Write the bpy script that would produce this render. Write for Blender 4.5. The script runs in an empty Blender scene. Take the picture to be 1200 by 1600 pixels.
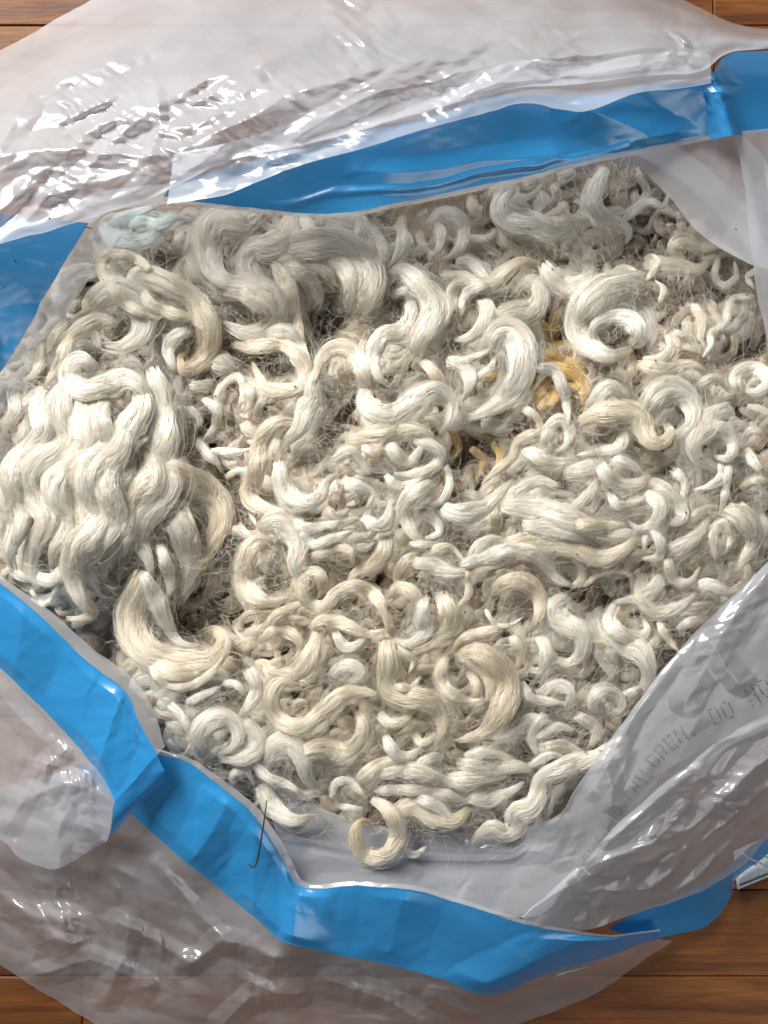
import bpy, bmesh, math, random
import numpy as np
from mathutils import Vector, Matrix

# ------------------------------------------------------------------ camera, light, exposure
scene = bpy.context.scene
C = scene.collection
S0 = 0.0004            # metres per photo pixel at the height of the wool
CAM_H = 0.62           # camera height over the floor
ZW = 0.12              # height of the wool

def P(x, y, z):
    """photo pixel + real height -> place in the room"""
    k = S0 * (CAM_H - z) / (CAM_H - ZW)
    return ((x - 600.0) * k, (800.0 - y) * k, z)

cam = bpy.data.cameras.new('camera')
cam_o = bpy.data.objects.new('camera', cam)
C.objects.link(cam_o)
cam_o.location = (0, 0, CAM_H)
cam.sensor_fit = 'VERTICAL'
cam.angle = 2 * math.atan(800 * S0 / (CAM_H - ZW))
cam.clip_start = 0.01
cam.clip_end = 50
scene.camera = cam_o

world = bpy.data.worlds.new('World')
scene.world = world
world.use_nodes = True
bg = world.node_tree.nodes['Background']
bg.inputs['Color'].default_value = (0.92, 0.94, 1.0, 1)
bg.inputs['Strength'].default_value = 0.07

def area_light(name, loc, target, sx, sy, power, color):
    l = bpy.data.lights.new(name, 'AREA')
    l.shape = 'RECTANGLE'; l.size = sx; l.size_y = sy
    l.energy = power; l.color = color
    o = bpy.data.objects.new(name, l); C.objects.link(o)
    o.location = loc
    d = Vector(target) - Vector(loc)
    o.rotation_euler = d.to_track_quat('-Z', 'Y').to_euler()
    return o
area_light('window_light', (-0.95, 1.25, 1.15), (0, 0, 0.05), 0.80, 0.90, 80, (1.0, 0.985, 0.96))
area_light('fill_light', (0.9, -1.25, 1.5), (0, 0, 0.05), 1.1, 1.1, 8, (0.92, 0.96, 1.0))  # added soft fill to brighten the near film, not a second window

vs = scene.view_settings
vs.view_transform = 'Standard'
vs.look = 'None'
vs.exposure = 0.0
vs.gamma = 1.0
vs.use_curve_mapping = False
scene.cycles.use_adaptive_sampling = True
scene.cycles.adaptive_threshold = 0.04
scene.cycles.max_bounces = 8
scene.cycles.transparent_max_bounces = 16
scene.cycles.transmission_bounces = 5
scene.cycles.diffuse_bounces = 3
scene.cycles.glossy_bounces = 3
scene.cycles.caustics_reflective = False

rng = np.random.default_rng(11)
random.seed(5)

# ------------------------------------------------------------------ small helpers
def obj(name, data, mat=None, parent=None):
    o = bpy.data.objects.new(name, data); C.objects.link(o)
    if mat is not None:
        data.materials.append(mat)
    if parent is not None:
        o.parent = parent
    return o
def tag(o, label=None, cat=None, group=None, kind=None):
    if label: o['label'] = label
    if cat: o['category'] = cat
    if group: o['group'] = group
    if kind: o['kind'] = kind
    return o
def mesh(name, V, F, smooth=True):
    m = bpy.data.meshes.new(name)
    m.from_pydata([tuple(map(float, v)) for v in V], [], F)
    m.update()
    if smooth:
        m.polygons.foreach_set('use_smooth', np.ones(len(m.polygons), bool))
    return m
def grid_mesh(name, G, smooth=True):
    """G: (rows, cols, 3)"""
    r, c, _ = G.shape
    m = bpy.data.meshes.new(name)
    i = np.arange(r * c).reshape(r, c)
    q = np.stack([i[:-1, :-1], i[:-1, 1:], i[1:, 1:], i[1:, :-1]], -1).reshape(-1, 4)
    m.vertices.add(r * c); m.vertices.foreach_set('co', G.reshape(-1).astype('f'))
    m.loops.add(q.size); m.loops.foreach_set('vertex_index', q.reshape(-1).astype('i'))
    m.polygons.add(len(q))
    m.polygons.foreach_set('loop_start', np.arange(0, q.size, 4, dtype='i'))
    m.update(calc_edges=True)
    if smooth:
        m.polygons.foreach_set('use_smooth', np.ones(len(q), bool))
    return m
def quad_mesh(name, V, Q, lk=None):
    m = bpy.data.meshes.new(name)
    m.vertices.add(len(V)); m.vertices.foreach_set('co', np.ascontiguousarray(V, 'f').reshape(-1))
    m.loops.add(Q.size); m.loops.foreach_set('vertex_index', Q.reshape(-1).astype('i'))
    m.polygons.add(len(Q)); m.polygons.foreach_set('loop_start', np.arange(0, Q.size, 4, dtype='i'))
    m.update(calc_edges=True)
    m.polygons.foreach_set('use_smooth', np.ones(len(Q), bool))
    if lk is not None:
        m.attributes.new('lk', 'FLOAT_VECTOR', 'POINT').data.foreach_set('vector', np.ascontiguousarray(lk, 'f').reshape(-1))
    return m
def catmull(pts, n):
    """n points, even in arc length, on a Catmull-Rom spline through pts (k, d)"""
    p = np.asarray(pts, float)
    if len(p) == 2:
        t = np.linspace(0, 1, n)[:, None]
        return p[0] * (1 - t) + p[1] * t
    a = np.vstack([2 * p[0] - p[1], p, 2 * p[-1] - p[-2]])
    t = np.linspace(0, 1, 14, endpoint=False)[:, None]
    out = []
    for i in range(len(p) - 1):
        p0, p1, p2, p3 = a[i:i + 4]
        out.append(0.5 * (2 * p1 + (p2 - p0) * t + (2 * p0 - 5 * p1 + 4 * p2 - p3) * t ** 2
                          + (3 * p1 - p0 - 3 * p2 + p3) * t ** 3))
    out.append(p[-1:])
    q = np.vstack(out)
    L = np.r_[0, np.cumsum(np.linalg.norm(np.diff(q[:, :2], axis=0), axis=1))]
    s = np.linspace(0, L[-1], n)
    return np.stack([np.interp(s, L, q[:, k]) for k in range(q.shape[1])], 1)
def snoise(n, k, r=None):
    """smooth random curve of n samples with about k bends, in -1..1"""
    r = r or rng
    k = max(2, int(k)) + 2
    c = r.uniform(-1, 1, k)
    x = np.linspace(0, k - 1, n)
    i = np.minimum(x.astype(int), k - 2); f = x - i; f = f * f * (3 - 2 * f)
    return c[i] * (1 - f) + c[i + 1] * f

class NT:
    def __init__(s, name):
        s.m = bpy.data.materials.new(name); s.m.use_nodes = True
        s.t = s.m.node_tree; s.t.nodes.clear()
        s.out = s.n('ShaderNodeOutputMaterial')
    def n(s, typ, ins=None, **kw):
        x = s.t.nodes.new(typ)
        for k, v in kw.items(): setattr(x, k, v)
        for k, v in (ins or {}).items():
            if hasattr(v, 'is_linked') or isinstance(v, bpy.types.NodeSocket): s.t.links.new(v, x.inputs[k])
            else: x.inputs[k].default_value = v
        return x
    def link(s, a, b): s.t.links.new(a, b)
    def ramp(s, fac, stops, interp='LINEAR'):
        x = s.n('ShaderNodeValToRGB', {'Fac': fac}); x.color_ramp.interpolation = interp
        e = x.color_ramp.elements
        while len(e) < len(stops): e.new(0.5)
        for el, (p, c) in zip(e, stops):
            el.position = p; el.color = (*c, 1) if len(c) == 3 else c
        return x.outputs['Color']
    def math(s, op, a, b=0.0, clamp=False):
        x = s.n('ShaderNodeMath', operation=op, use_clamp=clamp)
        for i, v in enumerate((a, b)):
            if isinstance(v, bpy.types.NodeSocket): s.link(v, x.inputs[i])
            else: x.inputs[i].default_value = v
        return x.outputs[0]
    def mixc(s, f, a, b, blend='MIX'):
        x = s.n('ShaderNodeMix', data_type='RGBA', blend_type=blend)
        for k, v in ((0, f), (6, a), (7, b)):
            if isinstance(v, bpy.types.NodeSocket): s.link(v, x.inputs[k])
            else: x.inputs[k].default_value = v if not isinstance(v, tuple) or len(v) == 4 else (*v, 1)
        return x.outputs[2]
    def mixs(s, f, a, b):
        x = s.n('ShaderNodeMixShader')
        if isinstance(f, bpy.types.NodeSocket): s.link(f, x.inputs[0])
        else: x.inputs[0].default_value = f
        s.link(a, x.inputs[1]); s.link(b, x.inputs[2])
        return x.outputs[0]
    def done(s, sh):
        s.link(sh, s.out.inputs['Surface']); return s.m

# ------------------------------------------------------------------ wool materials
WOOL = {  # fibre reflectance at the root end, at the tip
    'W': ((0.90, 0.85, 0.745), (0.88, 0.815, 0.685)),
    'C': ((0.87, 0.785, 0.625), (0.86, 0.755, 0.555)),
    'G': ((0.80, 0.735, 0.62), (0.78, 0.71, 0.58)),
    'T': ((0.84, 0.73, 0.56), (0.83, 0.71, 0.52)),
    'P': ((0.87, 0.80, 0.66), (0.78, 0.57, 0.27)),   # pale with a stained tip
    'Y': ((0.82, 0.57, 0.19), (0.80, 0.53, 0.15)),
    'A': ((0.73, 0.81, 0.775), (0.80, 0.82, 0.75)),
    'B': ((0.46, 0.35, 0.24), (0.47, 0.36, 0.25)),  # beige-brown; on the bed and lower curls it also stands for shade
}
def hair_mat(code):
    a, b = WOOL[code]
    t = NT('wool_fibre_' + code)
    at = t.n('ShaderNodeAttribute', attribute_name='tint')
    hi = t.n('ShaderNodeHairInfo')
    tip = t.ramp(hi.outputs['Intercept'], [(0.55, a), (1.0, b)])
    x = t.n('ShaderNodeMapRange', {'Value': at.outputs['Fac'], 'To Min': 0.88, 'To Max': 1.12})
    col = t.mixc(1.0, tip, x.outputs[0], 'MULTIPLY')
    d = t.n('ShaderNodeBsdfDiffuse', {'Color': col})
    g = t.n('ShaderNodeBsdfHair', {'Color': (0.95, 0.93, 0.90, 1), 'RoughnessU': 0.17, 'RoughnessV': 0.8,
            'Offset': math.radians(-4)}, component='Reflection')
    tr = t.n('ShaderNodeBsdfHair', {'RoughnessU': 0.45, 'RoughnessV': 1.0}, component='Transmission')
    t.link(col, tr.inputs['Color'])
    return t.done(t.mixs(0.30, t.mixs(0.20, d.outputs[0], tr.outputs[0]), g.outputs[0]))
def core_mat(code):
    """packed fibres: fine streaks that run along the lock, with silky gloss across them"""
    a, b = WOOL[code]
    t = NT('wool_body_' + code)
    at = t.n('ShaderNodeAttribute', attribute_name='lk')
    m1 = t.n('ShaderNodeMapping', {'Vector': at.outputs['Vector'], 'Scale': (1.1, 0.022, 1.0)})
    n1 = t.n('ShaderNodeTexNoise', {'Vector': m1.outputs[0], 'Scale': 1.0, 'Detail': 3.0, 'Roughness': 0.6, 'Distortion': 0.3})
    m2 = t.n('ShaderNodeMapping', {'Vector': at.outputs['Vector'], 'Scale': (0.16, 0.012, 1.0)})
    n2 = t.n('ShaderNodeTexNoise', {'Vector': m2.outputs[0], 'Scale': 1.0, 'Detail': 2.0})
    c = t.ramp(n1.outputs['Fac'], [(0.32, tuple(v * k_ for v, k_ in zip(a, (0.60, 0.55, 0.48)))), (0.56, a)])
    c = t.mixc(0.6, c, t.ramp(n2.outputs['Fac'], [(0.35, tuple(0.86 * (v / w_) for v, w_ in zip(b, a))), (0.62, (1, 1, 1))]), 'MULTIPLY')
    h = t.math('ADD', t.math('MULTIPLY', n1.outputs['Fac'], 0.5), n2.outputs['Fac'])
    bp = t.n('ShaderNodeBump', {'Height': h, 'Strength': 0.7, 'Distance': 0.0014})
    p = t.n('ShaderNodeBsdfPrincipled', {'Base Color': c, 'Roughness': 0.33, 'Normal': bp.outputs[0]})
    p.inputs['Specular IOR Level'].default_value = 0.6
    tr = t.n('ShaderNodeBsdfTranslucent', {'Color': c})
    return t.done(t.mixs(0.10, p.outputs[0], tr.outputs[0]))
HM = {k: hair_mat(k) for k in WOOL}
CM = {k: core_mat(k) for k in WOOL}

# ------------------------------------------------------------------ wool builder
CELL = 5.0
HX0, HY0, HW, HH = -120, 220, 290, 250     # height map of the heap, photo pixels / CELL
PITS = [(335, 560, 55, 44), (325, 680, 50, 40), (350, 790, 52, 62), (315, 962, 58, 56), (505, 497, 46, 50), (598, 900, 28, 40), (757, 712, 56, 50),
        (885, 608, 44, 26), (868, 485, 48, 46), (1000, 368, 52, 46), (1135, 440, 66, 38), (740, 345, 80, 44), (1182, 540, 46, 40),
        (900, 905, 56, 24), (178, 992, 56, 44), (388, 1255, 36, 24), (640, 345, 66, 36), (600, 470, 28, 24), (985, 930, 44, 24), (455, 1010, 26, 12),
        (250, 640, 30, 22), (690, 1000, 30, 10), (560, 640, 34, 16), (1050, 730, 30, 12), (530, 1180, 30, 14)]
BUMPS = [(110, 720, 170, 34), (560, 720, 150, 14), (960, 820, 130, 16), (640, 1020, 170, 14), (950, 500, 90, 10),
         (350, 1150, 70, 8), (500, 420, 110, 4)]
def bed_px(x, y):
    """height of the heap under the top locks, in pixels of 0.4 mm above the floor"""
    z = 212.0 - 0.000055 * (x - 600) ** 2 - 0.00016 * (y - 760) ** 2
    for a, b, r, h in BUMPS: z = z + h * np.exp(-((x - a) ** 2 + (y - b) ** 2) / (r * r))
    for a, b, r, h in PITS: z = z - 1.5 * h * np.exp(-((x - a) ** 2 + (y - b) ** 2) / (r * r))
    z = z + 5 * np.sin(x / 37.0 + 1.3 * np.sin(y / 51.0)) * np.cos(y / 43.0 + 0.7 * np.sin(x / 60.0))
    return z
_gx, _gy = np.meshgrid(HX0 + CELL * np.arange(HW), HY0 + CELL * np.arange(HH))
HEAP = bed_px(_gx, _gy) - 84
def hidx(x, y):
    return (np.clip(((y - HY0) / CELL).round().astype(int), 0, HH - 1),
            np.clip(((x - HX0) / CELL).round().astype(int), 0, HW - 1))

LOCKS = []      # filled by add_lock: dict(obj, x, y, w, code, length, turn)
def lock_shape(pts, w, seed, lift, fray, wave, kz):
    """spine (n,3: photo px, px, height px), half width, half thickness; rests on the heap and adds itself to it"""
    r = np.random.default_rng(seed)
    q0 = np.asarray(pts, float)
    L = np.linalg.norm(np.diff(q0, axis=0), axis=1).sum()
    n = int(np.clip(L / 4.0, 14, 110))
    c = catmull(q0, n)
    L = np.linalg.norm(np.diff(c, axis=0), axis=1).sum()
    s = np.linspace(0, 1, n)
    rise = np.minimum(1, 0.50 + 0.8 * s * L / (2.0 * w + 1))
    fall = np.minimum(1, 0.20 + 0.75 * (1 - s) * L / (2.4 * w + 1)) if not fray else np.minimum(1, 0.7 + 0.8 * (1 - s) * L / (2.0 * w + 1))
    prof = rise * fall * (1 + 0.10 * snoise(n, L / (1.6 * w) + 2, r))
    a = 0.5 * w * prof
    b = a * kz * (1 + 0.15 * snoise(n, L / w + 2, r))
    # rest on what is already there
    tx = np.gradient(c[:, 0]); ty = np.gradient(c[:, 1]); tl = np.hypot(tx, ty) + 1e-9
    nx, ny = -ty / tl, tx / tl
    samp = []
    for f in (-0.8, -0.4, 0, 0.4, 0.8):
        j, i = hidx(c[:, 0] + nx * a * f, c[:, 1] + ny * a * f)
        samp.append(HEAP[j, i])
    samp = np.array(samp)
    zc = 0.6 * samp.mean(0) + 0.4 * samp.max(0)
    k = min(max(5, int(w / 2.4)), n // 2) | 1
    pad = np.r_[np.full(k, zc[0]), zc, np.full(k, zc[-1])]
    ker = np.hanning(2 * k + 3)[1:-1]; ker /= ker.sum()
    zs = np.convolve(pad, ker, 'same')[k:-k]
    zc = 0.92 * zs + 0.08 * zc
    z = zc + 0.45 * b + lift * 4.0
    z = z + wave * w * 0.17 * np.sin(2 * np.pi * s * L / (2.3 * w + 8) + r.uniform(0, 6.28)) 
    z = z - 0.42 * w * np.clip(1 - s * L / (0.9 * w), 0, 1) ** 2 - 0.30 * w * np.clip(1 - (1 - s) * L / (0.9 * w), 0, 1) ** 2
    for f in (-0.75, -0.4, 0, 0.4, 0.75):
        j, i = hidx(c[:, 0] + nx * a * f, c[:, 1] + ny * a * f)
        top = z + b * math.sqrt(1 - f * f) * 0.8
        np.maximum.at(HEAP, (j, i), np.minimum(top, HEAP[j, i] + 26))
    X = np.c_[c, z]
    return X, a, b, L, r

def to_world(Q):
    z = Q[..., 2] * S0
    k = S0 * (CAM_H - z) / (CAM_H - ZW)
    return np.stack([(Q[..., 0] - 600) * k, (800 - Q[..., 1]) * k, z], -1)

def frames(X):
    T = np.gradient(X, axis=0); T /= np.linalg.norm(T, axis=1)[:, None] + 1e-9
    up = np.array([0, 0, 1.0])
    N = up - T * T[:, 2:3]; N /= np.linalg.norm(N, axis=1)[:, None] + 1e-9
    return T, N, np.cross(T, N)

def fibres(name, pos, rad, tint, mat, parent, sizes=None):
    """pos (strands, points, 3) in metres"""
    s, n, _ = pos.shape
    hc = bpy.data.hair_curves.new(name)
    hc.add_curves(sizes if sizes is not None else [n] * s)
    hc.points.foreach_set('position', pos.reshape(-1).astype('f'))
    hc.attributes.new('radius', 'FLOAT', 'POINT').data.foreach_set('value', rad.reshape(-1).astype('f'))
    hc.attributes.new('tint', 'FLOAT', 'CURVE').data.foreach_set('value', tint.astype('f'))
    return obj(name, hc, mat, parent)

DENS = 5.4
def add_lock(pts, w, code='W', lift=0, label=None, seed=None, fray=False, wave=1.0, kz=0.55, dens=1.0, fly=0.15, name='wool_lock', into=None):
    seed = len(LOCKS) + 1000 if seed is None else seed
    X, a, b, L, r = lock_shape(pts, w, seed, lift, fray, wave, kz)
    T, N, B = frames(X)
    n = len(X)
    # body of packed fibres, grooved where sub-locks meet
    m = 12 if into is not None else (20 if w < 24 else 28)
    st = max(1, int(round(5.5 / (L / n))))
    idx = np.unique(np.r_[np.arange(0, n, st), n - 1])
    th = np.linspace(-np.pi / 2, 1.5 * np.pi, m + 1)
    sv = np.linspace(0, 1, n)
    gk = int(np.clip(round(w / 8.0), 2, 5))
    gt = r.uniform(-1, 1) * 0.45 * L / w + 0.7 * snoise(n, L / (1.5 * w) + 2, r)
    groove = (1 - np.abs(np.sin(gk * (th[None] - gt[:, None]) / 2.0 + r.uniform(0, 3)))) ** 2.5
    kk = 0.95 * np.clip(np.minimum(sv * L / (0.4 * w) + 0.3, (1 - sv) * L / (0.5 * w)), 0.02, 1)[:, None] * (1 - (0.30 + 0.15 * snoise(n, 5, r))[:, None] * groove)
    ring = X[:, None] + B[:, None] * (kk * a[:, None] * np.cos(th)[None])[..., None] + N[:, None] * (kk * b[:, None] * np.sin(th)[None])[..., None]
    ring = ring[idx]
    V = to_world(ring); nr = len(V)
    lk = np.stack([np.broadcast_to(th[None], (nr, m + 1)) * 0.5 * w, np.broadcast_to((sv[idx] * L)[:, None], (nr, m + 1)), np.full((nr, m + 1), (seed % 97) * 3.7)], -1).reshape(-1, 3)
    V = V.reshape(-1, 3)
    gi = np.arange(nr * (m + 1)).reshape(nr, m + 1)
    F = np.stack([gi[:-1, :-1], gi[:-1, 1:], gi[1:, 1:], gi[1:, :-1]], -1).reshape(-1, 4)
    o = None if into is not None else obj(name, quad_mesh(name, V, F, lk), CM[code])
    # fibres: strands gathered in a few sub-locks that wander and twist together
    ns = int(max(40, DENS * w * dens))
    K = int(np.clip(w / 5.5, 4, 13))
    kc = np.arange(K) + 0.5
    ca = kc * 2.39996 + r.uniform(0, 6.28); cr = 0.72 * np.sqrt(kc / K)
    cu = np.cos(ca) * cr; cv = np.sin(ca) * cr
    ki = r.integers(0, K, ns)
    sa = r.uniform(0, 6.28, ns); sr = (1.2 / math.sqrt(K)) * np.sqrt(r.uniform(0.1, 1, ns))
    npt = int(np.clip(L / 6.5, 9, 46))
    # each strand covers its own stretch of the lock
    t0 = r.uniform(0, 1, ns) ** 2.0 * min(0.28, 0.6 * w / L); t1 = 1 - r.uniform(0, 1, ns) ** 2.0 * min(0.32, 0.8 * w / L)
    kt = r.uniform(-1, 1, K) * min(0.06, 0.25 * w / L); t1 = np.clip(t1 + kt[ki], 0.5, 1.03)
    t = t0[:, None] + (t1 - t0)[:, None] * np.linspace(0, 1, npt)[None]
    sg = np.linspace(0, 1, n)
    def at(arr): return np.stack([np.interp(t, sg, arr[:, d]) for d in range(3)], -1)
    def at1(arr): return np.interp(t, sg, arr)
    twist = r.uniform(-1, 1) * 0.5 * L / (3.0 * w) + 0.9 * snoise(n, L / (2 * w) + 1, r) * 0.6
    Kw = np.stack([snoise(n, L / (1.3 * w) + 2, r) for _ in range(2 * K)])     # sub-lock wander
    ti = np.clip(t * (n - 1), 0, n - 1.001); i0 = ti.astype(int); fr = ti - i0
    def kw(o_): 
        A = Kw[o_ + ki]; rows = np.arange(ns)[:, None]
        return A[rows, i0] * (1 - fr) + A[rows, i0 + 1] * fr
    spread = 1.0 + 0.35 * np.clip((t - 0.80) / 0.2, 0, 1) ** 2          # tips part from one another
    kr = (r.uniform(-1, 1, K) * (0.5 + L / (3.5 * w)))[ki][:, None] * t * 3.0   # every sub-lock has its own twist
    u = (cu[ki][:, None] * spread + 0.17 * kw(0)) + np.cos(sa[:, None] + kr) * sr[:, None]
    v = (cv[ki][:, None] * spread + 0.17 * kw(K)) + np.sin(sa[:, None] + kr) * sr[:, None]
    rr_ = np.sqrt(u * u + v * v) + 1e-6
    q_ = (np.clip(rr_, 0.90, 1.08) / rr_) * (1 - 0.0 * t); u = u * q_; v = v * q_
    # fine frizz
    ph = r.uniform(0, 6.28, (ns, 1)); fq = r.uniform(0.6, 1.6, (ns, 1)) * L / (1.3 * w + 6) * 6.28
    am = np.abs(r.normal(0, 0.08, (ns, 1)))
    u = u + am * np.sin(fq * t + ph); v = v + am * np.cos(fq * t * 1.1 + ph * 1.7)
    # stray fibres
    nf = int(ns * fly)
    if nf:
        g = r.uniform(0.4, 1.25, (nf, 1)); p2 = r.uniform(0, 6.28, (nf, 4)); f2 = r.uniform(1.5, 6, (nf, 2))
        u[:nf] += g * np.sin(f2[:, :1] * t[:nf] + p2[:, :1]) * np.sin(p2[:, 2:3]) + 0.25 * g * np.sin(13 * t[:nf] + p2[:, 1:2])
        v[:nf] += 0.7 * np.abs(g * np.cos(f2[:, 1:] * t[:nf] + p2[:, 1:2])) 
    ct, sn = np.cos(at1(twist)), np.sin(at1(twist))
    u, v = u * ct - v * sn, u * sn + v * ct
    if nf: v[:nf] = np.abs(v[:nf])
    keep = (v.mean(1) > -0.32) | (np.arange(ns) < nf)               # the under side carries no fibres of its own
    nk = int(keep.sum()); nf = int(keep[:nf].sum())
    u, v, t, ki, ns, ktn = u[keep], v[keep], t[keep], ki[keep], nk, r.uniform(0, 1, K)
    pos = at(X) + at(B) * (at1(a) * u)[..., None] + at(N) * (at1(b) * v)[..., None]
    W_ = to_world(pos)
    j = np.linspace(0, 1, npt)
    rad = (0.0001 * r.uniform(0.75, 1.25, (ns, 1))) * np.minimum(1, 0.35 + 3.0 * (1 - j))[None]
    rad[:nf] *= 0.42
    ktint = ktn
    tint = np.clip(0.62 * ktint[ki] + 0.38 * r.uniform(0, 1, ns), 0, 1)
    if into is not None:
        into.append((code, V, F, W_, rad, tint, lk)); return
    fibres('fibres', W_, rad, tint, HM[code], o)['kind'] = 'stuff'
    d = np.diff(np.asarray(pts, float), axis=0); ang = np.unwrap(np.arctan2(d[:, 1], d[:, 0]))
    LOCKS.append(dict(o=o, x=float(X[:, 0].mean()), y=float(X[:, 1].mean()), w=w, code=code, L=L, label=label,
                      net=float(abs(ang[-1] - ang[0])), tot=float(np.abs(np.diff(ang)).sum())))
    return o

# ------------------------------------------------------------------ wooden floor
def wood_mat():
    t = NT('varnished_wood')
    tc = t.n('ShaderNodeTexCoord'); oi = t.n('ShaderNodeObjectInfo')
    off = t.n('ShaderNodeVectorMath', {0: tc.outputs['Object']}, operation='ADD')
    rv = t.n('ShaderNodeCombineXYZ', {'X': t.math('MULTIPLY', oi.outputs['Random'], 37.0), 'Y': t.math('MULTIPLY', oi.outputs['Random'], 11.0)})
    t.link(rv.outputs[0], off.inputs[1])
    mp = t.n('ShaderNodeMapping', {'Vector': off.outputs[0], 'Scale': (5.0, 60.0, 60.0)})
    n1 = t.n('ShaderNodeTexNoise', {'Vector': mp.outputs[0], 'Scale': 1.0, 'Detail': 7.0, 'Roughness': 0.62, 'Distortion': 0.6})
    mp2 = t.n('ShaderNodeMapping', {'Vector': off.outputs[0], 'Scale': (26.0, 420.0, 420.0)})
    n2 = t.n('ShaderNodeTexNoise', {'Vector': mp2.outputs[0], 'Scale': 1.0, 'Detail': 5.0, 'Roughness': 0.7})
    c = t.ramp(n1.outputs['Fac'], [(0.28, (0.065, 0.021, 0.006)), (0.5, (0.19, 0.063, 0.013)), (0.72, (0.30, 0.115, 0.026))])
    c = t.mixc(0.55, c, t.ramp(n2.outputs['Fac'], [(0.35, (0.45, 0.40, 0.36)), (0.6, (1, 1, 1))]), 'MULTIPLY')
    v = t.n('ShaderNodeMapRange', {'Value': oi.outputs['Random'], 'To Min': 0.7, 'To Max': 1.05})
    c = t.mixc(1.0, c, v.outputs[0], 'MULTIPLY')
    b = t.n('ShaderNodeBump', {'Height': n2.outputs['Fac'], 'Strength': 0.25, 'Distance': 0.0006})
    p = t.n('ShaderNodeBsdfPrincipled', {'Base Color': c, 'Roughness': t.ramp(n2.outputs['Fac'], [(0.3, (0.75,) * 3), (0.7, (0.6,) * 3)]), 'Normal': b.outputs[0]})
    p.inputs['Specular IOR Level'].default_value = 0.3; p.inputs['Coat Weight'].default_value = 0.03; p.inputs['Coat Roughness'].default_value = 0.25
    return t.done(p.outputs[0])
WOOD = wood_mat()
tj = NT('floor_gap_dirt')
JOINT = tj.done(tj.n('ShaderNodeBsdfPrincipled', {'Base Color': (0.018, 0.010, 0.006, 1), 'Roughness': 0.9}).outputs[0])
floor = obj('floor', mesh('floor', [(-1.2, -1.2, -0.006), (1.2, -1.2, -0.006), (1.2, 1.2, -0.006), (-1.2, 1.2, -0.006)], [(0, 1, 2, 3)]), JOINT)
tag(floor, kind='structure')
FK = S0 * CAM_H / (CAM_H - ZW)
def bevel_box(x0, x1, y0, y1, z0, z1, b):
    V, F = [], []
    for z, i in ((z0, 0), (z1 - b, 0), (z1, b)):
        V += [(x0 + i, y0 + i, z), (x1 - i, y0 + i, z), (x1 - i, y1 - i, z), (x0 + i, y1 - i, z)]
    for k in (0, 4):
        F += [(k + j, k + (j + 1) % 4, k + 4 + (j + 1) % 4, k + 4 + j) for j in range(4)]
    F += [(8, 9, 10, 11), (3, 2, 1, 0)]
    return V, F
PW = 135.2
for row in range(-3, 14):
    y1 = (800 - (40 + PW * row)) * FK; y0 = y1 - PW * FK + 0.0009
    rr = random.Random(row * 7 + 3)
    cut = 128 if row == 11 else 380 if row == 10 else rr.uniform(-200, 500)
    xs = [cut + k * 1150 for k in (-2, -1, 0, 1, 2)]
    for a, b in zip(xs, xs[1:]):
        if b < -450 or a > 1650: continue
        xa, xb = (a - 600) * FK + 0.0004, (b - 600) * FK - 0.0004
        V, F = bevel_box(-(xb - xa) / 2, (xb - xa) / 2, y0 - (y0 + y1) / 2, y1 - (y0 + y1) / 2, -0.008, 0.0, 0.0007)
        pl = obj('plank', mesh('plank', V, F, smooth=False), WOOD, floor)
        pl.location = ((xa + xb) / 2, (y0 + y1) / 2, rr.uniform(-0.0004, 0.0))

# ------------------------------------------------------------------ thin polythene bag
def film_mat(name, color, clear, rough, trans=0.5, bump=0.2, spec=0.05):
    t = NT(name)
    tc = t.n('ShaderNodeTexCoord')
    n1 = t.n('ShaderNodeTexNoise', {'Vector': tc.outputs['Object'], 'Scale': 30.0, 'Detail': 3.0, 'Roughness': 0.5, 'Distortion': 2.0})
    bp = t.n('ShaderNodeBump', {'Height': n1.outputs['Fac'], 'Strength': bump, 'Distance': 0.003})
    N = bp.outputs[0]
    col = (*color, 1)
    d = t.n('ShaderNodeBsdfDiffuse', {'Color': col, 'Normal': N}); tr = t.n('ShaderNodeBsdfTranslucent', {'Color': col, 'Normal': N})
    body = t.mixs(trans, d.outputs[0], tr.outputs[0])
    tp = t.n('ShaderNodeBsdfTransparent', {'Color': tuple(0.35 + 0.65 * c for c in color) + (1,)})
    n3 = t.n('ShaderNodeTexNoise', {'Vector': tc.outputs['Object'], 'Scale': 18.0, 'Detail': 2.0})
    cl = t.n('ShaderNodeMapRange', {'Value': n3.outputs['Fac'], 'From Min': 0.3, 'From Max': 0.7, 'To Min': clear * 0.85, 'To Max': clear * 1.15})
    body = t.mixs(cl.outputs[0], body, tp.outputs[0])
    lw = t.n('ShaderNodeLayerWeight', {'Blend': 0.5, 'Normal': N})
    f = t.math('ADD', t.math('MULTIPLY', t.math('POWER', lw.outputs['Facing'], 4.0), 0.6), spec, True)
    g = t.n('ShaderNodeBsdfGlossy', {'Color': (1, 1, 1, 1), 'Roughness': rough, 'Normal': N})
    return t.done(t.mixs(f, body, g.outputs[0]))
CLEAR = film_mat('milky_polythene', (0.87, 0.90, 0.95), 0.45, 0.20, bump=0.02, spec=0.06)
CLEARER = film_mat('thin_polythene', (0.90, 0.92, 0.96), 0.60, 0.18, bump=0.02, spec=0.06)
BLUE = film_mat('blue_printed_polythene', (0.035, 0.33, 0.73), 0.03, 0.27, trans=0.25, bump=0.03, spec=0.09)

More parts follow.
